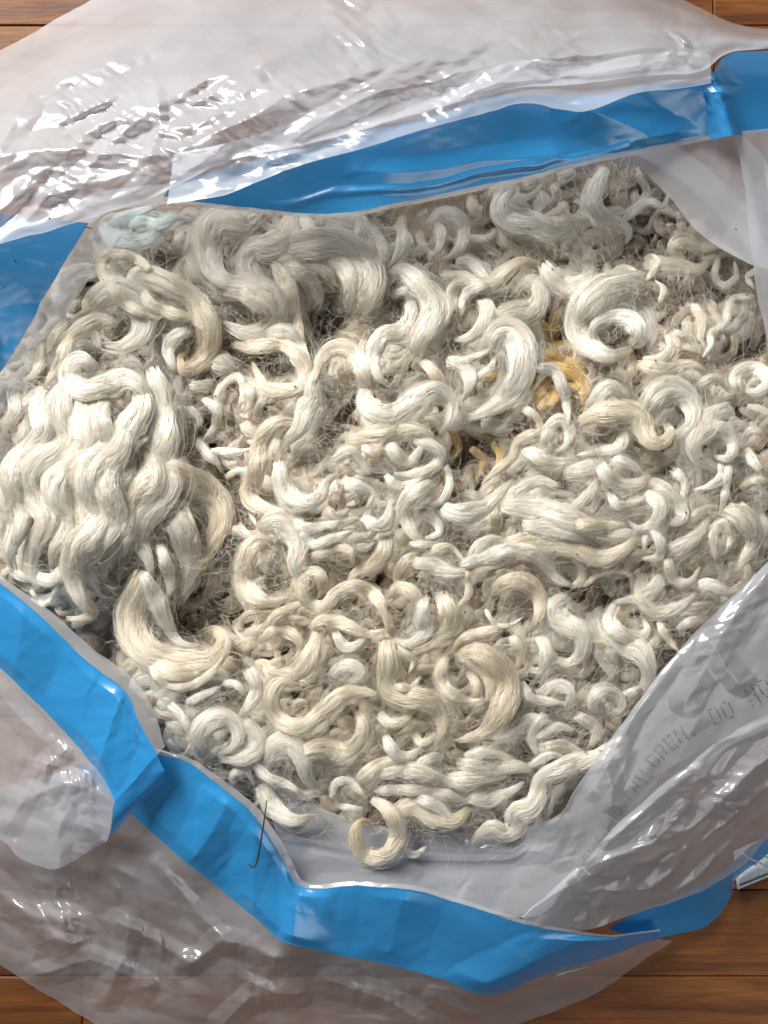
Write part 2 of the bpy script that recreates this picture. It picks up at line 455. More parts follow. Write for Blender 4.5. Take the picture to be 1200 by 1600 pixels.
def crumple(x, y, cell, seed, ang=0.0, an=1.0):
    """creased film: flat triangular facets of uneven size meeting in sharp folds; about -1..1"""
    r = np.random.default_rng(seed)
    ca, sa = math.cos(ang), math.sin(ang)
    X = (x * ca + y * sa) / (cell * an); Y = (-x * sa + y * ca) / cell
    f = r.uniform(0.3, 0.6, 2); ph = r.uniform(0, 6.28, 2)
    X, Y = X + 0.6 * np.sin(f[0] * Y + ph[0]) + 40, Y + 0.6 * np.sin(f[1] * X + ph[1]) + 40
    M = 96
    hh = r.normal(0, 1, (M, M)); hh = np.sign(hh) * np.abs(hh) ** 1.6 * 0.55
    X = X + 0.5 * Y                                     # triangular lattice
    ix, iy = np.floor(X).astype(int), np.floor(Y).astype(int); fx, fy = X - ix, Y - iy
    h = lambda a, b: hh[(ix + a) % M, (iy + b) % M]
    lo = h(0, 0) * (1 - fx - fy) + h(1, 0) * fx + h(0, 1) * fy
    hi = h(1, 1) * (fx + fy - 1) + h(0, 1) * (1 - fx) + h(1, 0) * (1 - fy)
    return np.where(fx + fy < 1, lo, hi)
BAG = bpy.data.objects.new('plastic_bag', None); C.objects.link(BAG)
tag(BAG, 'crumpled clear plastic bag with a blue printed band, mouth folded open around the wool', 'plastic bag')
def ctrl(rows):
    """rows of (x, y, z mm) with equal counts"""
    return np.array(rows, float)
def rows_z(*rz):
    out = []
    for pts, z in rz:
        zz = z if isinstance(z, (list, tuple)) else [z] * len(pts)
        if len(zz) != len(pts): zz = np.interp(np.linspace(0, 1, len(pts)), np.linspace(0, 1, len(zz)), zz)
        out.append([(p[0], p[1], q) for p, q in zip(pts, zz)])
    return ctrl(out)
def cr1(A, n):
    """uniform Catmull-Rom along axis 0 to n samples"""
    k = len(A)
    if k == 2:
        t = np.linspace(0, 1, n).reshape(-1, *([1] * (A.ndim - 1))); return A[0] * (1 - t) + A[1] * t
    E = np.concatenate([(2 * A[0] - A[1])[None], A, (2 * A[-1] - A[-2])[None]])
    x = np.linspace(0, k - 1, n); i = np.minimum(x.astype(int), k - 2); t = (x - i).reshape(-1, *([1] * (A.ndim - 1)))
    p0, p1, p2, p3 = E[i], E[i + 1], E[i + 2], E[i + 3]
    return 0.5 * (2 * p1 + (p2 - p0) * t + (2 * p0 - 5 * p1 + 4 * p2 - p3) * t * t + (3 * p1 - p0 - 3 * p2 + p3) * t ** 3)
def surf(ct, nu, nv):
    return cr1(np.swapaxes(cr1(np.swapaxes(ct, 0, 1), nu), 0, 1), nv)      # (nv, nu, 3) px, px, mm
SHEETS = {}
def ridge(x, y, line, w):
    """1 on the fold line falling straight to 0 at distance w"""
    d = np.full(x.shape, 1e9)
    for (x0, y0), (x1, y1) in zip(line, line[1:]):
        vx, vy = x1 - x0, y1 - y0
        t = np.clip(((x - x0) * vx + (y - y0) * vy) / (vx * vx + vy * vy + 1e-9), 0, 1)
        d = np.minimum(d, np.hypot(x - x0 - t * vx, y - y0 - t * vy))
    return np.clip(1 - d / w, 0, 1)
def sheet(name, ct, mat, amp=3.0, cell=70, ang=0.0, an=1.4, seed=1, fade=(0.15, 0.15), res=2.6, fine=1.0, label=None, key=None, folds=(), patches=()):
    lu = max(np.linalg.norm(np.diff(r_[:, :2], axis=0), axis=1).sum() for r_ in ct)
    lv = max(np.linalg.norm(np.diff(ct[:, j, :2], axis=0), axis=1).sum() for j in range(ct.shape[1]))
    nu, nv = int(lu / res) + 3, int(lv / res) + 3
    G = surf(ct, nu, nv)
    x, y = G[..., 0].copy(), G[..., 1].copy()
    D = 0.6 * amp * (crumple(x, y, cell, seed, ang, an) + 0.4 * crumple(x, y, cell * 0.6, seed + 1, ang + 0.9, 1.0))
    wx, wy = x + 3 * np.sin(y / 31.0 + seed) + 2 * crumple(x, y, 20, seed + 31), y + 3 * np.sin(x / 37.0 + 2 * seed) + 2 * crumple(x, y, 24, seed + 33)
    D = D + 0.16 * amp * fine * crumple(x, y, 30, seed + 51, ang, 1.8)
    for line, h, w in folds: D = D + h * ridge(wx, wy, line, w)
    for px, py, pr_, pa in patches:
        e = np.exp(-((x - px) ** 2 + (y - py) ** 2) / (pr_ * pr_))
        D = D + 1.5 * pa * e * (crumple(x, y, 22, seed + 41 + int(px), ang + 0.3, 1.5) + 0.5 * crumple(x, y, 12, seed + 43, ang + 1.2, 1.3))
    v = np.linspace(0, 1, nv)[:, None]
    wgt = np.ones_like(v)
    if fade[0]: wgt = wgt * np.clip(v / fade[0], 0.12, 1)
    if fade[1]: wgt = wgt * np.clip((1 - v) / fade[1], 0.12, 1)
    G[..., 2] = np.maximum(G[..., 2] + D * wgt, 1.5 + 0.8 * np.clip(D, 0, 1))
    G[..., 0] += 1.5 * crumple(x, y, 46, 901, 0.4, 1.2) + 0.5 * crumple(x, y, 15, 903, 0.9, 1.0)   # uneven edges, the same for every sheet
    G[..., 1] += 1.5 * crumple(x, y, 46, 902, 1.1, 1.2) + 0.5 * crumple(x, y, 15, 904, 0.2, 1.0)
    z = G[..., 2] * 0.001
    k = S0 * (CAM_H - z) / (CAM_H - ZW)
    W_ = np.stack([(G[..., 0] - 600) * k, (800 - G[..., 1]) * k, z], -1)
    o = obj(name, grid_mesh(name, W_[::-1]), mat, BAG)
    if label: o['label'] = label
    SHEETS[key or name] = W_
    return o

def shift(pts, dx, dy): return [(a + dx, b + dy) for a, b in pts]
# left of the mouth, top
H_in = [(215, 335), (165, 400), (118, 468), (78, 535), (38, 600), (-20, 680)]
H_bi = [(139, 348), (101, 410), (63, 478), (31, 535), (0, 585), (-45, 650)]
H_bo = [(-30, 330), (-60, 400), (-90, 470), (-110, 540), (-120, 600), (-140, 650)]
H_ou = [(-160, 330), (-200, 400), (-220, 470), (-240, 540), (-240, 600), (-240, 650)]
sheet('rim', rows_z((H_in, 66), (H_bi, 82)), CLEARER, 1.5, 60, 1.0, 2, 11)
sheet('blue_band', rows_z((H_bi, 82), (H_bo, 112)), BLUE, 1.6, 110, 1.0, 2, 12, fine=0.2)
sheet('bag_side', rows_z((H_bo, 112), (H_ou, 5)), CLEAR, 3, 70, 1.0, 2, 13)
# left of the mouth, bottom
A_r = [(-60, 846), (0, 897), (75, 952), (150, 1017), (208, 1060), (238, 1106), (258, 1166)]
A_bi = [(-60, 862), (0, 910), (68, 967), (136, 1033), (194, 1077), (216, 1124), (246, 1180)]
A_bo = [(-60, 990), (0, 1042), (60, 1100), (108, 1152), (136, 1182), (162, 1218), (180, 1252)]
A_m = [(-60, 1100), (0, 1130), (38, 1180), (72, 1228), (102, 1262), (136, 1288), (168, 1311)]
A_e = [(-60, 1300), (0, 1312), (28, 1338), (56, 1352), (88, 1359), (126, 1340), (160, 1318)]
sheet('rim', rows_z((A_r, [88, 92]), (A_bi, [89, 90, 94])), CLEARER, 1.0, 40, 0.7, 2, 21)
sheet('blue_band', rows_z((A_bi, [89, 90, 94]), (A_bo, [68, 74, 84])), BLUE, 1.8, 120, 0.7, 2, 22, fine=0.2, folds=[([(150, 1040), (120, 1160)], 4, 60), ([(196, 1078), (150, 1200)], 6, 46), ([(40, 950), (20, 1050)], 4, 60)], patches=[(222, 1150, 22, 1.0)])
sheet('bag_side', rows_z((A_bo, [68, 74, 84]), (A_m, [64, 76]), (A_e, [52, 58, 68])), CLEAR, 3.2, 62, 0.6, 1.6, 23, fade=(0.12, 0), fine=1.6, folds=[([(-20, 1060), (60, 1150), (138, 1290)], 4, 26), ([(60, 1240), (110, 1215), (150, 1200)], 4, 24), ([(20, 1290), (60, 1200), (100, 1170)], 3.5, 22), ([(90, 1355), (95, 1290), (120, 1230)], 3, 20)], patches=[(120, 1215, 45, 1.8), (70, 1215, 50, 1.6), (150, 1290, 35, 1.2)])
g0 = [(180, 1252), (214, 1216), (246, 1180)]; g1 = [(175, 1284), (218, 1246), (257, 1206)]; g2 = [(168, 1311), (212, 1262), (256, 1224)]
sheet('folded_corner', rows_z((g0, [84, 90, 94]), (g1, [80, 84, 90]), (g2, [70, 74, 80])), BLUE, 0.8, 30, -0.7, 3, 24, fine=0.5,
      label='bright blue folded corner of the band with pleats')
# bottom of the mouth
B_r = [(235, 1168), (300, 1186), (345, 1215), (395, 1256), (430, 1300), (455, 1342), (480, 1378), (560, 1378), (640, 1382), (720, 1405), (830, 1440), (900, 1452), (960, 1460), (1030, 1452)]
B_bi = [(230, 1176), (294, 1192), (337, 1222), (386, 1264), (420, 1308), (446, 1350), (474, 1386), (558, 1385), (640, 1389), (718, 1412), (829, 1446), (900, 1457), (960, 1463), (1030, 1455)]
B_bo = [(120, 1200), (238, 1300), (290, 1345), (345, 1390), (400, 1435), (428, 1463), (455, 1476), (530, 1490), (610, 1508), (690, 1530), (765, 1553), (850, 1524), (940, 1496), (1030, 1466)]
B_m = [(-50, 1250), (90, 1375), (170, 1440), (230, 1490), (310, 1540), (370, 1568), (430, 1572), (520, 1580), (610, 1590), (700, 1597), (780, 1583), (860, 1553), (938, 1522), (1035, 1468)]
B_o = [(-160, 1360), (-70, 1465), (0, 1508), (70, 1552), (135, 1592), (215, 1640), (350, 1680), (500, 1690), (620, 1690), (720, 1660), (800, 1606), (870, 1579), (938, 1547), (1050, 1470)]
zr = [78, 80, 82, 84, 78, 70, 66, 74, 78, 72, 70, 62, 50, 36]
zo = [56, 58, 60, 52, 56, 60, 66, 56, 52, 54, 44, 38, 30, 22]
sheet('rim', rows_z((B_r, zr), (B_bi, [q + 1.5 for q in zr])), CLEARER, 0.6, 40, 0.7, 2, 31)
sheet('blue_band', rows_z((B_bi, [q + 1.5 for q in zr]), (B_bo, zo)), BLUE, 3.0, 120, 0.5, 1.6, 32, fine=0.25, folds=[([(480, 1378), (462, 1430), (452, 1480)], 5, 60), ([(735, 1550), (830, 1500), (935, 1458)], 7, 46), ([(352, 1255), (300, 1345)], 5, 44), ([(640, 1384), (600, 1500)], 4, 60), ([(395, 1300), (400, 1430)], 4, 40), ([(240, 1190), (260, 1300)], 4, 40)], patches=[(490, 1400, 30, 0.6), (335, 1232, 20, 0.9)])
sheet('bag_side', rows_z((B_bo, zo), (B_m, [34, 34, 34, 32, 30, 26, 26, 24, 24, 22, 16, 14, 12, 10]), (B_o, 2)), CLEARER, 5.0, 78, 0.55, 1.8, 33, fade=(0.12, 0.1), fine=1.5, folds=[([(250, 1345), (300, 1410), (352, 1475)], 5, 18), ([(-20, 1380), (60, 1440), (110, 1475)], 6, 34), ([(20, 1330), (90, 1390), (100, 1470)], 5, 26), ([(180, 1442), (240, 1470), (300, 1502)], 5, 22), ([(290, 1505), (345, 1468), (430, 1500)], 5, 24), ([(200, 1440), (190, 1500), (170, 1560)], 5, 26), ([(345, 1600), (395, 1560), (470, 1550)], 5, 24), ([(520, 1530), (600, 1560), (660, 1600)], 5, 26), ([(60, 1520), (140, 1500), (230, 1540)], 5, 24), ([(680, 1560), (760, 1590)], 4, 20), ([(860, 1540), (930, 1515)], 4, 16)], patches=[(330, 1345, 50, 1.6), (90, 1440, 70, 1.6), (250, 1500, 70, 1.4), (420, 1530, 60, 1.4), (590, 1540, 50, 1.4), (160, 1370, 50, 1.4)])
# right of the mouth, bottom: the panel with the printed warning
C_e = [(1260, 820), (1200, 878), (1140, 935), (1066, 1010), (1002, 1090), (946, 1166), (900, 1232), (868, 1275), (800, 1298), (700, 1300), (560, 1285), (405, 1225)]
C_m = [(1280, 960), (1212, 1010), (1160, 1050), (1100, 1095), (1040, 1155), (985, 1220), (940, 1285), (895, 1325), (820, 1345), (720, 1350), (600, 1342), (428, 1290)]
C_q = [(1300, 1060), (1218, 1125), (1152, 1160), (1092, 1200), (1034, 1248), (974, 1298), (920, 1350), (885, 1385), (834, 1432), (724, 1420), (600, 1398), (462, 1396)]
sheet('bag_side', rows_z((C_e, [96, 96, 98, 100, 98, 96, 90, 80, 52, 40, 38, 44]), (C_m, [100, 99, 98, 96, 94, 92, 86, 74, 54, 46, 44, 48]),
      (C_q, [92, 90, 88, 86, 84, 82, 78, 72, 62, 62, 60, 58])), CLEAR, 2.2, 80, -0.9, 2.6, 41, fade=(0.06, 0.05), fine=0.8, key='text_panel', folds=[([(1062, 1012), (1010, 1095), (965, 1170), (925, 1235)], 3.5, 20), ([(1105, 1000), (1130, 1040), (1160, 1070)], 4, 22), ([(1200, 900), (1120, 1000), (1075, 1090)], 4, 30), ([(940, 1190), (960, 1260)], 4, 20), ([(870, 1280), (880, 1340)], 4, 22), ([(740, 1330), (850, 1330)], 3, 20), ([(500, 1340), (640, 1350)], 3, 26)], patches=[(1090, 1020, 40, 1.6), (965, 1190, 34, 1.4), (860, 1320, 40, 1.2), (1165, 960, 40, 1.2)])
D_q = [(1300, 1048), (1212, 1106), (1140, 1146), (1085, 1186), (1025, 1236), (965, 1287), (910, 1346), (880, 1374), (815, 1432)]
D_m = [(1310, 1180), (1215, 1200), (1160, 1230), (1105, 1265), (1050, 1300), (990, 1340), (930, 1385), (890, 1405), (818, 1437)]
D_o = [(1320, 1260), (1215, 1300), (1165, 1350), (1110, 1385), (1050, 1408), (985, 1430), (925, 1450), (870, 1452), (822, 1443)]
sheet('bag_side', rows_z((D_q, [104, 104, 104, 103, 100, 96, 90, 84, 74]), (D_m, [88, 88, 86, 86, 84, 80, 76, 74, 72]), (D_o, [50, 48, 44, 44, 48, 54, 60, 66, 70])),
      CLEAR, 4.2, 66, -0.75, 2.4, 51, fade=(0.1, 0.0), fine=1.6, folds=[([(1205, 1125), (1120, 1165), (1040, 1235), (950, 1315)], 5, 20), ([(940, 1350), (1010, 1318), (1080, 1290), (1140, 1238), (1210, 1180)], 6, 24), ([(850, 1405), (935, 1370), (1005, 1328), (1070, 1262)], 5, 20), ([(920, 1400), (1020, 1385), (1100, 1310), (1210, 1225)], 6, 22), ([(1000, 1420), (1090, 1370), (1160, 1300)], 4, 20), ([(915, 1440), (925, 1400), (905, 1375)], 4, 16)], patches=[(1095, 1190, 50, 2.0), (1050, 1300, 40, 2.0), (1130, 1250, 46, 2.0), (930, 1410, 40, 1.6), (985, 1340, 40, 1.5)])
K_u = [(1230, 1280), (1165, 1330), (1120, 1368), (1060, 1398), (1000, 1424), (950, 1450)]
K_l = [(1210, 1330), (1152, 1372), (1142, 1402), (1106, 1445), (1060, 1459), (1000, 1470)]
sheet('blue_band', rows_z((K_u, [30, 30, 32, 34, 36, 40]), (K_l, [8, 6, 8, 12, 18, 24])), BLUE, 1.6, 60, -0.5, 2, 52, fine=0.4)
# right of the mouth, top
E_e = [(975, 238), (1040, 302), (1082, 352), (1122, 386), (1172, 414)]
E_t = [(1100, 185), (1172, 222), (1205, 270), (1220, 335), (1230, 430)]
sheet('bag_side', rows_z((E_e, [92, 88, 86, 86, 88]), (E_t, [100, 98, 96, 96, 96])), CLEAR, 2.4, 60, 0.9, 2, 61, fade=(0.1, 0))
F_l = [(1148, 205), (1158, 260), (1167, 320), (1174, 400), (1187, 480), (1204, 565), (1224, 650)]
F_r = [(1310, 190), (1310, 260), (1320, 320), (1330, 400), (1340, 480), (1350, 565), (1360, 650)]
sheet('bag_side', rows_z((F_l, [106, 104, 102, 100, 98, 96, 94]), (F_r, 84)), CLEAR, 2.6, 70, 1.4, 2.4, 62, fade=(0.1, 0))
# top of the mouth
T_r = [(255, 314), (330, 325), (430, 335), (520, 341), (600, 328), (680, 312), (780, 292), (880, 266), (985, 243), (1070, 226), (1142, 212)]
T_bi = shift(T_r, 0, -7)
T_bo = [(275, 280), (360, 262), (450, 238), (540, 214), (620, 194), (700, 172), (780, 150), (850, 146), (930, 148), (1010, 132), (1095, 128)]
zt = [106, 100, 98, 100, 104, 100, 98, 100, 104, 100, 106]; zu = [118, 116, 118, 120, 122, 120, 118, 114, 122, 118, 120]
sheet('rim', rows_z((T_r, zt), (T_bi, [q + 1 for q in zt])), CLEARER, 0.4, 40, -0.2, 2, 71)
sheet('blue_band', rows_z((T_bi, [q + 1 for q in zt]), (T_bo, zu)), BLUE, 0.9, 140, -0.2, 2.4, 72, fine=0.3, folds=[([(912, 165), (985, 198), (1055, 232)], 4, 50), ([(430, 318), (560, 300), (700, 286), (860, 250), (980, 232)], 1.6, 9), ([(560, 270), (700, 262), (860, 240)], 2.2, 26)])
U_l = [(1110, 219), (1144, 211), (1166, 208), (1215, 200), (1320, 180)]; U_u = [(1090, 136), (1114, 112), (1140, 85), (1212, 78), (1320, 70)]
sheet('blue_band', rows_z((U_l, [104, 116, 102, 96, 92]), (U_u, [116, 126, 112, 106, 100])), BLUE, 0.8, 60, 0, 2, 73, fine=0.8, res=2.5, patches=[(1120, 150, 30, 1.4)])
W_l = [(262, 318), (345, 306), (400, 285), (460, 262), (540, 238), (620, 215), (700, 192), (775, 172), (832, 160), (915, 172), (1000, 143), (1060, 138), (1110, 130)]
W_u = [(270, 240), (345, 226), (400, 210), (460, 190), (540, 168), (620, 146), (700, 124), (775, 104), (832, 94), (915, 96), (1000, 84), (1060, 80), (1110, 84)]
sheet('bag_side', rows_z((W_l, 125), (W_u, 121)), CLEAR, 2.2, 44, -0.3, 2.6, 74, fade=(0.2, 0), fine=1.8, patches=[(420, 275, 70, 1.6), (540, 230, 60, 1.4), (700, 180, 60, 1.0)])
G_0 = [(-80, 402), (0, 380), (110, 350), (225, 314), (290, 283), (350, 253), (450, 232), (560, 204), (680, 170), (800, 138), (900, 132), (1000, 118), (1090, 112), (1138, 84), (1212, 74), (1310, 66)]
G_1 = [(-80, 270), (0, 250), (110, 230), (225, 200), (290, 180), (350, 160), (450, 140), (560, 120), (680, 95), (800, 75), (900, 70), (1000, 62), (1085, 60), (1140, 56), (1214, 60), (1312, 56)]
G_2 = [(-90, 185), (-20, 155), (80, 112), (190, 72), (270, 50), (350, 40), (450, 30), (560, 20), (680, 4), (800, -8), (900, -8), (1000, 12), (1080, 24), (1144, 42), (1216, 50), (1315, 48)]
G_3 = [(-110, 130), (-50, 105), (0, 80), (75, 38), (145, -2), (300, -80), (450, -120), (560, -130), (680, -130), (800, -130), (900, -100), (1000, -40), (1072, 1), (1150, 36), (1220, 46), (1320, 44)]
sheet('bag_side', rows_z((G_0, [120, 124, 126, 128, 130]), (G_1, 122), (G_2, [84, 84, 80, 80, 80, 80, 70, 60]), (G_3, 3)), CLEAR, 4.6, 84, -0.28, 2.8, 75, fade=(0.05, 0.08), fine=1.7, folds=[([(0, 225), (45, 143), (125, 100), (230, 58), (335, 36), (430, 8), (560, -10)], 5.4, 34), ([(-20, 245), (60, 236), (160, 238), (255, 244), (340, 240)], 4.8, 26), ([(150, 168), (240, 160), (350, 120), (470, 70), (600, 45)], 4.2, 30), ([(330, 215), (440, 150), (560, 118), (700, 80), (860, 48), (1010, 36)], 4.8, 30), ([(470, 205), (600, 140), (760, 108), (900, 84), (1040, 76)], 4.2, 22), ([(600, 20), (760, 10), (940, 14), (1040, 26)], 3.6, 24), ([(242, 145), (246, 190), (238, 240)], 3.0, 14), ([(40, 300), (130, 290), (210, 270)], 3.0, 22), ([(0, 330), (60, 285)], 2.4, 20), ([(660, 175), (760, 140), (880, 118), (1000, 104)], 3.0, 16), ([(150, 60), (300, 10)], 2.4, 24), ([(520, 20), (560, 60), (580, 100)], 3.0, 20)], patches=[(160, 215, 70, 2.2), (265, 200, 60, 2.4), (90, 285, 60, 1.6), (420, 150, 60, 2.0), (1065, 75, 34, 2.6), (330, 150, 50, 1.8), (560, 110, 60, 1.6), (700, 130, 60, 1.6), (540, 40, 50, 1.8), (850, 90, 60, 1.2), (120, 140, 40, 1.5)])
# the part of the bag that holds the wool
cx, cy = 590, 800
we = [(95, 420), (165, 335), (330, 318), (520, 328), (780, 284), (985, 240), (1180, 400), (1240, 560), (1230, 890), (1070, 1020), (950, 1180), (850, 1310),
      (740, 1335), (480, 1310), (395, 1275), (290, 1205), (235, 1160), (190, 1080), (60, 990), (-50, 900), (-60, 600), (95, 420)]
def toward(f): return [(cx + (a - cx) * f, cy + (b - cy) * f) for a, b in we]
sheet('bag_bottom', rows_z((we, 58), (toward(1.06), 20), (toward(0.95), 3), (toward(0.3), 3)), CLEAR, 2.5, 80, 0, 1.5, 81, res=9)

# ------------------------------------------------------------------ dotted warning print on the right panel
FONT = {'A': '0E11111F111111', 'B': '1E11111E11111E', 'C': '0E11101010110E', 'D': '1E11111111111E', 'E': '1F10101E10101F', 'H': '1111111F111111',
        'I': '0E04040404040E', 'L': '1010101010101F', 'N': '11191513111111', 'O': '0E11111111110E', 'R': '1E11111E141211', 'S': '0F10100E01011E',
        'T': '1F040404040404', 'U': '1111111111110E', '.': '00000000000C0C', ' ': '00000000000000'}
def dots(text, path, h0, h1, key, name, x_squeeze=0.78):
    q = catmull(path, 400); L = np.r_[0, np.cumsum(np.hypot(*np.diff(q, axis=0).T))]
    tot = L[-1]; hs = lambda s: h0 + (h1 - h0) * s / tot
    W_ = SHEETS[key].reshape(-1, 3)
    kk = S0 * (CAM_H - W_[:, 2]) / (CAM_H - ZW)
    sx, sy = W_[:, 0] / kk + 600, 800 - W_[:, 1] / kk
    V, F = [], []
    s = 0.0; rr = random.Random(4)
    for ch in text:
        g = FONT[ch]
        p = hs(min(s, tot)) / 7.0
        if s + 5 * p > tot: break
        for row in range(7):
            bits = int(g[2 * row:2 * row + 2], 16)
            for col in range(5):
                if not bits >> (4 - col) & 1 or rr.random() < 0.06: continue
                d = s + col * p * x_squeeze
                i = int(np.searchsorted(L, d)); i = min(max(i, 2), 397)
                tx, ty = q[i + 2] - q[i - 2]; tl = math.hypot(tx, ty); tx /= tl; ty /= tl
                x = q[i, 0] + ty * (6 - row) * p; y = q[i, 1] - tx * (6 - row) * p
                a = int(np.argmin((sx - x) ** 2 + (sy - y) ** 2))
                if (sx[a] - x) ** 2 + (sy[a] - y) ** 2 > 36: continue
                c = np.array(P(x, y, W_[a, 2] + 0.0013)); rad = 0.00050 * min(1.25, p / 4.4) * rr.uniform(0.75, 1.15)
                n0 = len(V)
                for j in range(6):
                    V.append((c[0] + rad * math.cos(j * 1.0472), c[1] + rad * math.sin(j * 1.0472), c[2]))
                F.append(tuple(range(n0, n0 + 6)))
        s += 6.6 * p * x_squeeze
    return obj(name, mesh(name, V, F, smooth=False), INK, BAG)
ti = NT('black_ink')
INK = ti.done(ti.n('ShaderNodeBsdfPrincipled', {'Base Color': (0.02, 0.02, 0.025, 1), 'Roughness': 0.6}).outputs[0])
pr = dots('BABIES AND CHILDREN. DO NOT USE IN CRIBS', [(900, 1363), (930, 1338), (952, 1306), (972, 1270), (1000, 1238), (1024, 1202), (1052, 1172), (1094, 1144), (1144, 1120), (1205, 1086), (1260, 1050)], 15, 36, 'text_panel', 'printed_text')
pr['label'] = 'small black dotted warning lettering'
pr2 = dots('DO NOT USE IN CRIBS. BEDS', [(690, 1384), (760, 1392), (850, 1384)], 8, 8, 'text_panel', 'printed_text')

